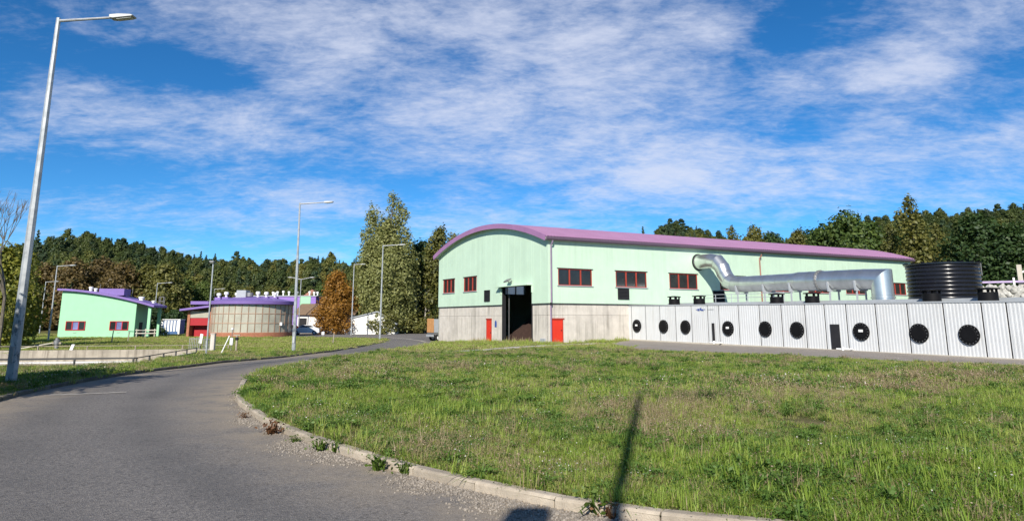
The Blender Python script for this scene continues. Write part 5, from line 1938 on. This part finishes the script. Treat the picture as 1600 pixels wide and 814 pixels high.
# green tree at the left edge and a nearly bare one in front of it
xx, yy = on_ray(-2, 62)
place_tree('tree', T['yellow1'], xx, yy, 'yellow green leafy tree behind the nearest lamp post', s=0.92, rz=1.0)
xx, yy = on_ray(-70, 70)
place_tree('tree', T['green1'], xx, yy, 'green tree cut by the left edge of the picture', s=0.9, rz=2.0)


def bare_tree(h, seed):
    rr = random.Random(seed)
    mb = MB()

    def grow(p, d, L, rad, lev):
        q = p + d * L
        m_ = p + d * L * 0.5 + Vector((rr.uniform(-.06, .06), rr.uniform(-.06, .06), 0)) * L
        mb.tube([p, m_, q], [rad, rad * 0.8, rad * 0.6], 6 if lev < 2 else 4, caps=False)
        if lev >= 5:
            return
        for k in range(3 if lev < 4 else 2):
            nd_ = (d + Vector((rr.uniform(-.65, .65), rr.uniform(-.65, .65), rr.uniform(0.1, .7)))).normalized()
            grow(q, nd_, L * rr.uniform(0.62, 0.8), max(0.016, rad * 0.58), lev + 1)
    grow(Vector((0, 0, -0.2)), Vector((0, 0, 1)), h * 0.36, h * 0.014, 0)
    return mb


xx, yy = on_ray(0, 56)
bt = empty('bare_tree', (xx, yy, gz(xx, yy) + LIFT), 0, 'leafless twiggy tree against the sky at the left edge', 'tree')
bmb = bare_tree(12.2, 8)
bmb.build('branches', M['bark'], bt)

# tree out of the frame on the left whose shadow falls on the verge
place_tree('tree', T['yellow1'], -13.9, 12.4, 'roadside tree outside the left edge, shading the verge', s=0.66, rz=0.4)
place_tree('tree', T['green1'], -15.6, 14.6, 'second roadside tree outside the left edge, shading the verge', s=0.5, rz=0.4)

# right hand trees
cone = []
rr_ = np.random.default_rng(77)
for i in range(46):
    t = i / 45
    z_ = 1.5 + 16.0 * t
    wd = 4.3 * (1 - t) ** 0.75 + 0.25
    a = i * 2.4
    k = wd * rr_.uniform(0.35, 0.85)
    c_ = 0.5 + wd * 0.3
    cone.append((k * math.cos(a), k * math.sin(a), z_, c_, c_, c_ * 1.15))
T['cone'] = make_tree('t', 17.5, 8, 'olive', 41, n=9500, size=0.22, clusters=cone, nl=14, r0=0.3)
T['pine'] = make_tree('t', 15.5, 11.5, 'dark', 42, n=11000, size=0.26, base=0.1, ncl=44, flat=0.55, flatl=0.6)
right_row = [(1442, 112, 'cone', 1.22, 'tall olive yellow conical tree behind the black tank'),
             (1405, 118, 'cone', 1.0, 'shorter olive tree left of the tall conical tree'),
             (1480, 120, 'cone', 1.03, 'olive tree right of the tall conical tree'),
             (1545, 104, 'pine', 1.12, 'broad dark green tree above the violet guard rail'),
             (1595, 100, 'pine', 1.0, 'dark green tree cut by the right edge of the picture'),
             (1335, 150, 'green1', 1.85, 'round green tree above the right third of the hall roof'),
             (1365, 140, 'green1', 1.65, 'green tree above the right end of the hall roof'),
             (1300, 155, 'green1', 1.65, 'smaller green tree left of the round green tree'),
             (1258, 160, 'mid_olive', 1.32, 'olive treetop above the roof right of the duct elbow'),
             (1190, 165, 'mid_olive', 1.40, 'olive treetop above the roof over the downpipe'),
             (1152, 165, 'cone', 1.2, 'thin olive treetop above the roof over the duct elbow'),
             (1215, 170, 'mid_dark', 1.7, 'dark treetop above the roof over the long duct'),
             (1280, 165, 'mid_dark', 1.72, 'dark treetop above the roof beside green trees'),
             (1430, 135, 'mid_dark', 1.55, 'dark tree behind the tall conical tree'),
             (1640, 112, 'pine', 1.1, 'dark tree outside the right edge'),
             (1575, 84, 'bush', 1.2, 'olive bush above the rubble wall')]
for px, d, key, s, lb in right_row:
    xx, yy = on_ray(px, d)
    place_tree('bush' if key == 'bush' else 'tree', T[key], xx, yy, lb, s=s, rz=px * 0.9)
p_ = hw(36.5, -24.3)
o = place_tree('bush', T['bush'], p_.x, p_.y, 'small green bush growing out of the rubble wall', s=0.5)
o.location.z = 3.9


# ------------------------------------------------------------------ scatter (stuff)
proto_col = bpy.data.collections.new('prototypes')


def scatter(name, pts, rot, scl, idx, tint, protos, label, cat=None):
    me = bpy.data.meshes.new(name)
    n = len(pts)
    me.vertices.add(n)
    me.vertices.foreach_set('co', np.asarray(pts, np.float32).ravel())
    for nm, ty, arr in (('rot', 'FLOAT_VECTOR', rot), ('scl', 'FLOAT_VECTOR', scl)):
        at_ = me.attributes.new(nm, ty, 'POINT')
        at_.data.foreach_set('vector', np.asarray(arr, np.float32).ravel())
    at_ = me.attributes.new('idx', 'INT', 'POINT')
    at_.data.foreach_set('value', np.asarray(idx, np.int32))
    at_ = me.attributes.new('tint', 'FLOAT', 'POINT')
    at_.data.foreach_set('value', np.asarray(tint, np.float32))
    me.update()
    o = link(name, me)
    tag(o, label, cat, None, 'stuff')
    col = bpy.data.collections.new(name + '_prototypes')
    for i, pm in enumerate(protos):
        po = bpy.data.objects.new('%s_proto_%02d' % (name, i), pm)
        col.objects.link(po)
    ng = bpy.data.node_groups.new(name + '_scatter', 'GeometryNodeTree')
    ng.interface.new_socket('Geometry', in_out='INPUT', socket_type='NodeSocketGeometry')
    ng.interface.new_socket('Geometry', in_out='OUTPUT', socket_type='NodeSocketGeometry')
    gi = ng.nodes.new('NodeGroupInput')
    go = ng.nodes.new('NodeGroupOutput')
    ci = ng.nodes.new('GeometryNodeCollectionInfo')
    ci.inputs['Collection'].default_value = col
    ci.inputs['Separate Children'].default_value = True
    ci.inputs['Reset Children'].default_value = True
    ip = ng.nodes.new('GeometryNodeInstanceOnPoints')
    ip.inputs['Pick Instance'].default_value = True

    def na(nm, ty):
        k = ng.nodes.new('GeometryNodeInputNamedAttribute')
        k.data_type = ty
        k.inputs['Name'].default_value = nm
        return k.outputs['Attribute']
    L = ng.links.new
    L(gi.outputs[0], ip.inputs['Points'])
    L(ci.outputs[0], ip.inputs['Instance'])
    L(na('idx', 'INT'), ip.inputs['Instance Index'])
    e2r = ng.nodes.new('FunctionNodeEulerToRotation')
    L(na('rot', 'FLOAT_VECTOR'), e2r.inputs[0])
    L(e2r.outputs[0], ip.inputs['Rotation'])
    L(na('scl', 'FLOAT_VECTOR'), ip.inputs['Scale'])
    L(ip.outputs[0], go.inputs[0])
    md = o.modifiers.new('scatter', 'NODES')
    md.node_group = ng
    return o


# forest on the hills --------------------------------------------------------
FM = [leaf_mat('forest_conifer', [(0.0117, 0.0251, 0.0147), (0.0294, 0.0559, 0.0265), (0.0559, 0.0883, 0.0382), (0.103, 0.1323, 0.0588)], 0.15, 0.8, 'tint', spread=0.12),
      leaf_mat('forest_broadleaf', [(0.0265, 0.0441, 0.0161), (0.0618, 0.0883, 0.0251), (0.1249, 0.144, 0.0382), (0.25, 0.2132, 0.0515)], 0.25, 0.95, 'tint', spread=0.12)]


def joined_tree(kind, seed):
    r = np.random.default_rng(seed)
    if kind == 'conifer':
        h = 14.0
        cl = []
        for i in range(34):
            t = i / 33
            z_ = 1.0 + (h - 1.0) * t
            wd = 2.7 * (1 - t) ** 0.9 + 0.12
            a = i * 2.4
            k = wd * r.uniform(0.4, 0.8)
            c_ = 0.25 + wd * 0.3
            cl.append((k * math.cos(a), k * math.sin(a), z_, c_, c_, c_ * 0.7))
        n, s_, mt = 3200, 0.31, FM[0]
    elif kind == 'pine':
        h = 13.5
        cl = broad_clusters(h, 6.0, h * 0.35, r, 16, 0.6)
        n, s_, mt = 3000, 0.31, FM[0]
    else:
        h = 11.5 + 2 * r.uniform(-1, 1)
        cl = broad_clusters(h, 7.5, h * 0.12, r, 22, 0.85)
        n, s_, mt = 4200, 0.31, FM[1]
    p, od = cluster_points(cl, n, r)
    v, q = leaf_quads(p, s_, r, out=od)
    mb = MB().tube([(0, 0, -1), (0, 0, h * 0.5), (0, 0, h * 0.93)], [0.2, 0.13, 0.03], 4, caps=False)
    tv = np.array(mb.v)
    tq = np.array(mb.f)
    mi = np.concatenate([np.zeros(len(q), int), np.ones(len(tq), int)])
    return np_mesh('forest_tree', np.concatenate([v, tv]), np.concatenate([q, tq + len(v)]), [mt, M['bark']], mi)


fp = [joined_tree('conifer', 1), joined_tree('conifer', 2), joined_tree('pine', 3), joined_tree('broad', 4), joined_tree('broad', 5), joined_tree('broad', 6)]
r = np.random.default_rng(99)
P_ = []
rr0 = 178.0
while rr0 < 372:
    st = 3.7 + (rr0 - 150) * 0.004
    nphi = int(R(100) * rr0 / st)
    ph = -R(50) + R(100) * (np.arange(nphi) + r.uniform(-0.4, 0.4, nphi)) / nphi
    rad = rr0 + r.uniform(-0.45, 0.45, nphi) * st
    P_.append(np.column_stack([rad * np.sin(ph), rad * np.cos(ph)]))
    rr0 += st
P_ = np.concatenate(P_)
az = 800 + 1100 * P_[:, 0] / P_[:, 1]
rad = np.hypot(P_[:, 0], P_[:, 1])
keep = ~((az > 700) & (az < 960)) & ~((rad < 195) & (az > 395) & (az < 620))
P_, az, rad = P_[keep], az[keep], rad[keep]
zf = g(P_[:, 0], P_[:, 1])
patch = 0.5 + 0.5 * np.sin(P_[:, 0] * 0.045 + 1.3 * np.sin(P_[:, 1] * 0.03)) * np.cos(P_[:, 1] * 0.037 + 0.8)
con = r.uniform(size=len(P_)) < np.clip(0.08 + 0.45 * (rad - 190) / 150 + 0.35 * (patch - 0.5), 0.05, 0.55)
idx = np.where(con, r.choice([0, 1, 2], len(P_), p=[0.28, 0.27, 0.45]), r.choice([3, 4, 5], len(P_)))
sc = r.uniform(0.42, 0.82, len(P_))
sc *= np.where(r.uniform(size=len(P_)) < 0.05, 1.18, 1.0)
sc3 = np.column_stack([sc, sc, sc * r.uniform(0.9, 1.12, len(P_))])
rot = np.column_stack([np.zeros(len(P_)), np.zeros(len(P_)), r.uniform(0, 6.28, len(P_))])
tint = np.clip(0.5 * r.uniform(size=len(P_)) + 0.5 * patch, 0, 1)
scatter('hillside_forest', np.column_stack([P_, zf]), rot, sc3, idx, tint, fp, 'mixed dark forest covering the hills behind the buildings', 'forest')

# lawn -----------------------------------------------------------------------
GRASS = [(0.115, 0.195, 0.024), (0.185, 0.285, 0.036), (0.275, 0.365, 0.060), (0.375, 0.415, 0.105), (0.47, 0.43, 0.20)]
gm = leaf_mat('grass_blade', GRASS, 0.35, 0.75, 'tint', spread=0.2)
gdry = leaf_mat('dry_grass', [(0.20, 0.15, 0.075), (0.28, 0.22, 0.115), (0.36, 0.29, 0.17), (0.24, 0.16, 0.10)], 0.25, 0.3, 'tint')
gweed = leaf_mat('weed_leaf', [(0.045, 0.10, 0.018), (0.075, 0.15, 0.028), (0.115, 0.195, 0.04), (0.17, 0.24, 0.06)], 0.3, 0.4, 'tint')
gflow = leaf_mat('pale_flower', [(0.5, 0.47, 0.42), (0.62, 0.58, 0.55), (0.5, 0.40, 0.42), (0.7, 0.68, 0.62)], 0.2, 0.3, 'tint')


def blades(n, rad, h, w, r, lean=0.55, curve=0.35):
    a = r.uniform(0, 6.28, n)
    d = rad * np.sqrt(r.uniform(size=n))
    b0 = np.column_stack([d * np.cos(a), d * np.sin(a), np.full(n, -0.02)])
    hh = h * r.uniform(0.45, 1.15, n)
    la = r.uniform(0, 6.28, n)
    ll = hh * np.abs(r.normal(0, lean, n))
    ld = np.column_stack([np.cos(la), np.sin(la), np.zeros(n)])
    sd = np.column_stack([-np.sin(la + r.uniform(-1, 1, n)), np.cos(la), np.zeros(n)])
    sd /= np.linalg.norm(sd, axis=1, keepdims=True) + 1e-9
    m_ = b0 + ld * (ll * 0.35)[:, None] + np.array([0, 0, 1]) * (hh * 0.6)[:, None]
    t_ = b0 + ld * ll[:, None] + np.array([0, 0, 1]) * (hh * (1 - curve * np.minimum(ll / (hh + 1e-6), 1.2)))[:, None]
    ww = (w * r.uniform(0.6, 1.3, n))[:, None]
    v = np.stack([b0 - sd * ww, b0 + sd * ww, m_ + sd * ww * 0.8, m_ - sd * ww * 0.8, t_ + sd * ww * 0.12, t_ - sd * ww * 0.12], 1).reshape(-1, 3)
    k = np.arange(n) * 6
    q = np.stack([np.column_stack([k, k + 1, k + 2, k + 3]), np.column_stack([k + 3, k + 2, k + 4, k + 5])], 1).reshape(-1, 4)
    return v, q


def clump(parts):
    vs, qs, mi, mats = [], [], [], []
    b0 = 0
    for i, (v, q, mt) in enumerate(parts):
        vs.append(v)
        qs.append(q + b0)
        mi.append(np.full(len(q), i))
        mats.append(mt)
        b0 += len(v)
    return np_mesh('grass_clump', np.concatenate(vs), np.concatenate(qs), mats, np.concatenate(mi))


def weedleaf(n, rad, h, s_, r):
    c = np.column_stack([r.normal(0, rad * 0.5, n), r.normal(0, rad * 0.5, n), r.uniform(0.02, h, n)])
    return leaf_quads(c, s_, r, 0.5, 0.8)


def flowers(n, rad, h, s_, r):
    c = np.column_stack([r.normal(0, rad * 0.5, n), r.normal(0, rad * 0.5, n), h * r.uniform(0.75, 1.1, n)])
    return leaf_quads(c, s_, r, 0.9, 3.0)


r = np.random.default_rng(5)
near = []
for s_ in range(3):
    near.append(clump([(*blades(80, 0.14, 0.105, 0.0032, r, 0.95, 0.5), gm), (*blades(8, 0.14, 0.12, 0.003, r, 1.0), gdry), (*weedleaf(18, 0.2, 0.06, 0.011, r), gweed)]))
near.append(clump([(*blades(26, 0.12, 0.09, 0.0032, r, 0.9), gm), (*weedleaf(90, 0.18, 0.085, 0.014, r), gweed)]))
near.append(clump([(*blades(34, 0.14, 0.15, 0.0024, r, 0.9), gdry), (*blades(40, 0.14, 0.10, 0.003, r, 0.9), gm)]))
near.append(clump([(*blades(36, 0.13, 0.11, 0.003, r, 0.9), gm), (*weedleaf(30, 0.16, 0.08, 0.018, r), gweed), (*flowers(9, 0.14, 0.15, 0.009, r), gflow), (*blades(10, 0.1, 0.15, 0.002, r, 0.3), gdry)]))
near.append(clump([(*blades(46, 0.07, 0.20, 0.0038, r, 0.65, 0.45), gm), (*blades(6, 0.08, 0.22, 0.003, r, 0.6), gdry)]))
grose = leaf_mat('rosette_leaf', [(0.055, 0.115, 0.018), (0.085, 0.16, 0.026), (0.13, 0.21, 0.04), (0.19, 0.26, 0.065)], 0.3, 0.4, 'tint')
gseed = leaf_mat('brown_seed_head', [(0.17, 0.12, 0.08), (0.25, 0.18, 0.12), (0.34, 0.26, 0.18), (0.42, 0.35, 0.26)], 0.2, 0.3, 'tint')
near.append(clump([(*blades(46, 0.05, 0.17, 0.011, r, 1.25, 0.55), grose), (*weedleaf(60, 0.2, 0.12, 0.020, r), grose)]))
near.append(clump([(*blades(40, 0.14, 0.24, 0.0022, r, 0.5), gdry), (*weedleaf(50, 0.22, 0.22, 0.012, r), gseed), (*blades(30, 0.12, 0.12, 0.003, r, 0.9), gm)]))
midp = []
for s_ in range(3):
    midp.append(clump([(*blades(85, 0.24, 0.10, 0.0055, r, 0.95, 0.5), gm), (*blades(9, 0.24, 0.12, 0.005, r, 1.0), gdry), (*weedleaf(20, 0.3, 0.06, 0.017, r), gweed)]))
midp.append(clump([(*blades(26, 0.2, 0.09, 0.006, r, 0.9), gm), (*weedleaf(80, 0.26, 0.085, 0.022, r), gweed)]))
midp.append(clump([(*blades(38, 0.24, 0.15, 0.0045, r, 0.9), gdry), (*blades(36, 0.22, 0.10, 0.005, r, 0.9), gm)]))
midp.append(clump([(*blades(36, 0.22, 0.11, 0.005, r, 0.9), gm), (*weedleaf(30, 0.2, 0.08, 0.02, r), gweed), (*flowers(7, 0.22, 0.15, 0.014, r), gflow), (*blades(10, 0.2, 0.15, 0.004, r, 0.3), gdry)]))
midp.append(clump([(*blades(46, 0.12, 0.18, 0.006, r, 0.65, 0.45), gm), (*blades(6, 0.12, 0.2, 0.005, r, 0.6), gdry)]))
midp.append(clump([(*blades(46, 0.1, 0.17, 0.018, r, 1.25, 0.55), grose), (*weedleaf(60, 0.26, 0.12, 0.028, r), grose)]))
midp.append(clump([(*blades(40, 0.2, 0.24, 0.004, r, 0.5), gdry), (*weedleaf(50, 0.28, 0.22, 0.02, r), gseed), (*blades(30, 0.18, 0.12, 0.005, r, 0.9), gm)]))
farp = []
for s_ in range(2):
    farp.append(clump([(*blades(95, 0.55, 0.085, 0.013, r, 1.0), gm), (*blades(12, 0.5, 0.10, 0.011, r, 1.0), gdry)]))
farp.append(clump([(*blades(44, 0.5, 0.12, 0.012, r, 0.9), gdry), (*blades(50, 0.5, 0.08, 0.012, r, 0.9), gm)]))


def vnoise(x, y, f, seed):
    rr = np.random.default_rng(seed)
    a = rr.uniform(0, 6.28, (6, 3))
    o = 0
    for i in range(6):
        k = f * (0.6 + 0.35 * i)
        o = o + np.sin(x * k * math.cos(a[i, 0]) + y * k * math.sin(a[i, 0]) + a[i, 1]) * (1.0 / (1 + 0.3 * i))
    return np.clip(0.5 + o / 5.2, 0, 1)


HALLP = [tuple(hw(*p)[:2]) for p in ((-0.1, -0.1), (53, -0.1), (53, 22.3), (-0.1, 22.3))]
BIOP = [tuple(hw(*p)[:2]) for p in ((8.4, 0), (21.2, 0), (21.2, -44), (8.4, -44))]
BLD = [[(-59, 92.8), (-47, 93.5), (-47, 101), (-59, 101)], [(-44, 96), (-29.5, 92), (-29.5, 103), (-44, 103)]]
bands = [(5.2, 10.0, 120, 0), (10.0, 16.0, 80, 0), (16, 28, 34, 1), (28, 46, 16, 1), (46, 108, 4.6, 2)]
sets = [near, midp, farp]
allpts, alli, alls, allt = [], [], [], []
offs = [0, len(near), len(near) + len(midp)]
for y0, y1, den, st in bands:
    wm = 1.25 if y1 <= 16 else 1.0 if y1 <= 28 else 0.86
    A = 2 * wm * (y1 * y1 - y0 * y0) / 2
    n = int(A * den)
    yy = np.sqrt(r.uniform(y0 * y0, y1 * y1, n))
    xx = yy * r.uniform(-wm, wm, n)
    ok = np.ones(n, bool)
    for poly in [ROAD, YARD, PATH, BASIN, HALLP, BIOP] + BLD:
        ok &= ~inside(poly, xx, yy)
    xx, yy = xx[ok], yy[ok]
    n = len(xx)
    # keep the kerb stones themselves mostly free
    kd = np.full(n, 9.0)
    for q in smooth_poly(KERB_R, 0.25) + smooth_poly(KERB_L, 0.4):
        kd = np.minimum(kd, np.hypot(xx - q[0], yy - q[1]))
    thin = vnoise(xx, yy, 0.8, 3)
    ok = (kd > 0.17) & ((kd > 0.5) | (r.uniform(size=n) < 0.8)) & (r.uniform(size=n) < 0.55 + 0.9 * thin)
    # bare earth patch on the lawn
    ok &= np.hypot((xx - 4.75) / 0.9, (yy - 11.6) / 0.75) > r.uniform(0.0, 0.9, n)
    xx, yy, kd = xx[ok], yy[ok], kd[ok]
    n = len(xx)
    pz = vnoise(xx, yy, 0.55, 11)
    wd = vnoise(xx, yy, 1.3, 12)
    dr = vnoise(xx, yy, 0.75, 13)
    u = r.uniform(size=n)
    if st < 2:
        idx = r.choice([0, 1, 2], n)
        idx = np.where(u < 0.06 + 0.50 * np.clip(wd - 0.5, 0, 1) * 2, 3, idx)
        idx = np.where((u > 0.93 - 0.5 * np.clip(dr - 0.46, 0, 1) * 1.6) & (u < 0.985), 4, idx)
        bare = np.hypot((xx - 4.75) / 1.1, (yy - 11.6) / 0.9) < 1.0
        idx = np.where(bare & (u > 0.25), 4, idx)
        idx = np.where(u > 0.99 - 0.025 * (dr > 0.62), 5, idx)
        idx = np.where((r.uniform(size=n) < 0.16 + 0.3 * (vnoise(xx, yy, 1.7, 15) - 0.5)) & (idx < 3), 6, idx)
        w2 = vnoise(xx, yy, 2.3, 16)
        idx = np.where(r.uniform(size=n) < 0.02 + 0.32 * np.clip(w2 - 0.60, 0, 1) * 2, 7, idx)
        w3 = vnoise(xx, yy, 1.0, 17) + 0.12 * ((xx > 1.5) & (yy > 9) & (yy < 20))
        idx = np.where(r.uniform(size=n) < 0.012 + 0.26 * np.clip(w3 - 0.62, 0, 1) * 2, 8, idx)
    else:
        idx = r.choice([0, 1], n)
        idx = np.where(u > 0.85 - 0.5 * np.clip(dr - 0.45, 0, 1), 2, idx)
    s_ = r.uniform(0.7, 1.25, n) * (0.75 + 0.5 * vnoise(xx, yy, 0.9, 14))
    lx_ = (xx - HALL.x) * U.x + (yy - HALL.y) * U.y
    ly_ = (xx - HALL.x) * W.x + (yy - HALL.y) * W.y
    tall = ((lx_ > -1.6) & (lx_ < 0) & (ly_ > -0.5) & (ly_ < 15)) | ((ly_ > -1.3) & (ly_ < 0) & (lx_ < 9) & (lx_ > -1))
    tall |= (np.hypot(xx - hw(7.6, -19.5).x, yy - hw(7.6, -19.5).y) < 0.0)
    hz = np.where(tall & (r.uniform(size=n) < 0.6), r.uniform(1.5, 5.5, n), 1.0)
    tint = np.clip(0.42 * pz + 0.42 * dr + 0.30 * r.uniform(size=n) - 0.09, 0, 1)
    tint = np.where(yy > 40, np.clip(tint + 0.18, 0, 1), tint)
    allpts.append(np.column_stack([xx, yy, g(xx, yy) + LIFT]))
    alli.append(idx + offs[st])
    alls.append(np.column_stack([s_, s_, s_ * hz * r.uniform(0.8, 1.2, n)]))
    allt.append(tint)
allpts = np.concatenate(allpts)
n = len(allpts)
rot = np.column_stack([r.normal(0, 0.12, n), r.normal(0, 0.12, n), r.uniform(0, 6.28, n)])
scatter('grass', allpts, rot, np.concatenate(alls), np.concatenate(alli), np.concatenate(allt), near + midp + farp, 'rough green grass with dry stalks covering lawn, verge and field', 'grass')

# loose gravel along the kerb -------------------------------------------------
stones = []
for k in range(4):
    bm = bmesh.new()
    bmesh.ops.create_icosphere(bm, subdivisions=1, radius=0.5)
    for v in bm.verts:
        v.co *= r.uniform(0.65, 1.15)
        v.co.z *= 0.7
    me = bpy.data.meshes.new('gravel_stone')
    bm.to_mesh(me)
    bm.free()
    me.materials.append(M['gravel'])
    stones.append(me)
kk = smooth_poly(KERB_R, 0.1)
pp, ss = [], []
rs = random.Random(4)
for (px_, py_) in kk:
    if py_ > 17 or px_ > 6:
        continue
    i = kk.index((px_, py_))
    nx_ = kk[min(i + 1, len(kk) - 1)]
    t = Vector((nx_[0] - px_, nx_[1] - py_, 0)).normalized()
    nrm = Vector((-t.y, t.x, 0))       # towards the road
    dens = 0.03
    for (cx, cy, w_, k_) in ((-2.6, 9.9, 0.62, 1.0), (-2.0, 9.2, 0.4, 0.7), (-0.75, 7.75, 0.5, 0.8), (0.1, 7.0, 0.6, 1.0), (0.9, 6.4, 0.7, 1.0), (-4.3, 12.5, 0.6, 0.5)):
        dens = max(dens, k_ * math.exp(-((px_ - cx) ** 2 + (py_ - cy) ** 2) / (w_ * w_)))
    for _ in range(int(190 * dens)):
        d = abs(rs.gauss(0, 0.10 + 0.16 * dens)) + 0.015
        x_ = px_ + nrm.x * d + rs.uniform(-0.06, 0.06)
        y_ = py_ + nrm.y * d + rs.uniform(-0.06, 0.06)
        pp.append((x_, y_, gz(x_, y_) + 0.004))
        ss.append(0.006 + 0.018 * rs.random() ** 2.2)
pp = np.array(pp)
ok = inside(ROAD, pp[:, 0], pp[:, 1])
pp, ss = pp[ok], np.array(ss)[ok]
n = len(pp)
scatter('gravel', pp, r.uniform(0, 6.28, (n, 3)), np.column_stack([ss, ss, ss]) * 1.5, r.integers(0, 4, n), r.uniform(size=n), stones, 'loose pale gravel swept against the lawn kerb', 'gravel')

# weeds in the kerb gutter ----------------------------------------------------
weed_green = leaf_mat('gutter_weed_green', [(0.05, 0.09, 0.015), (0.09, 0.15, 0.02), (0.15, 0.20, 0.035)], 0.35)
weed_red = leaf_mat('gutter_weed_brown', [(0.09, 0.04, 0.02), (0.17, 0.08, 0.035), (0.24, 0.13, 0.06)], 0.3)


def weed(x, y, s_, mat, label, seed, n=26):
    rr = np.random.default_rng(seed)
    root = empty('weed', (x, y, gz(x, y)), 0, label, 'weed', 'weeds along the lawn kerb')
    v, q = blades(n, 0.05 * s_, 0.17 * s_, 0.013 * s_, rr, 0.8, 0.5)
    c = np.column_stack([rr.normal(0, 0.07 * s_, n * 2), rr.normal(0, 0.07 * s_, n * 2), rr.uniform(0.02, 0.15 * s_, n * 2)])
    v2, q2 = leaf_quads(c, 0.022 * s_, rr, 0.5, 0.5)
    link('foliage', np_mesh('foliage', np.concatenate([v, v2]), np.concatenate([q, q2 + len(v)]), mat), root)
    MB().tube([(0, 0, -0.02), (0, 0, 0.12 * s_)], [0.006 * s_, 0.003], 5).build('stem', M['wood'], root)


def atg(px, py):
    xx_ = (px - 800) / 1100
    yy_ = (285 - py) / 1100
    th = math.atan(215 / 1100)
    f = math.cos(th) - math.sin(th) * yy_
    u_ = math.sin(th) + math.cos(th) * yy_
    d = -1.65 / (u_ / f)
    return xx_ / f * d, d


for k, (px, py, s_, mt, lb) in enumerate([
        (426, 674, 1.35, weed_red, 'reddish brown dried weed in the gutter, leftmost of the larger weeds'),
        (461, 688, 0.7, weed_green, 'tiny green weed in the gutter right of the reddish weed'),
        (500, 702, 1.1, weed_green, 'flat green weed beside the gravel patch'),
        (528, 704, 1.2, weed_green, 'broad green weed in the middle of the gravel patch'),
        (592, 732, 1.25, weed_green, 'bushy green weed with upright leaves in the gutter'),
        (634, 738, 1.2, weed_green, 'loose spreading green weed at the start of the dark gravel'),
        (381, 650, 0.7, weed_red, 'small dark dead weed at the bend of the kerb'),
        (792, 770, 0.9, weed_green, 'small green weed growing low against the kerb face'),
        (838, 765, 1.0, weed_green, 'green weed sprouting from a joint between kerb stones'),
        (937, 800, 1.3, weed_green, 'bright green weed left of the pole shadow at the kerb'),
        (955, 806, 0.9, weed_red, 'withered orange weed inside the pole shadow at the kerb')]):
    xx, yy = atg(px, py)
    weed(xx, yy, s_, mt, lb, 100 + k)
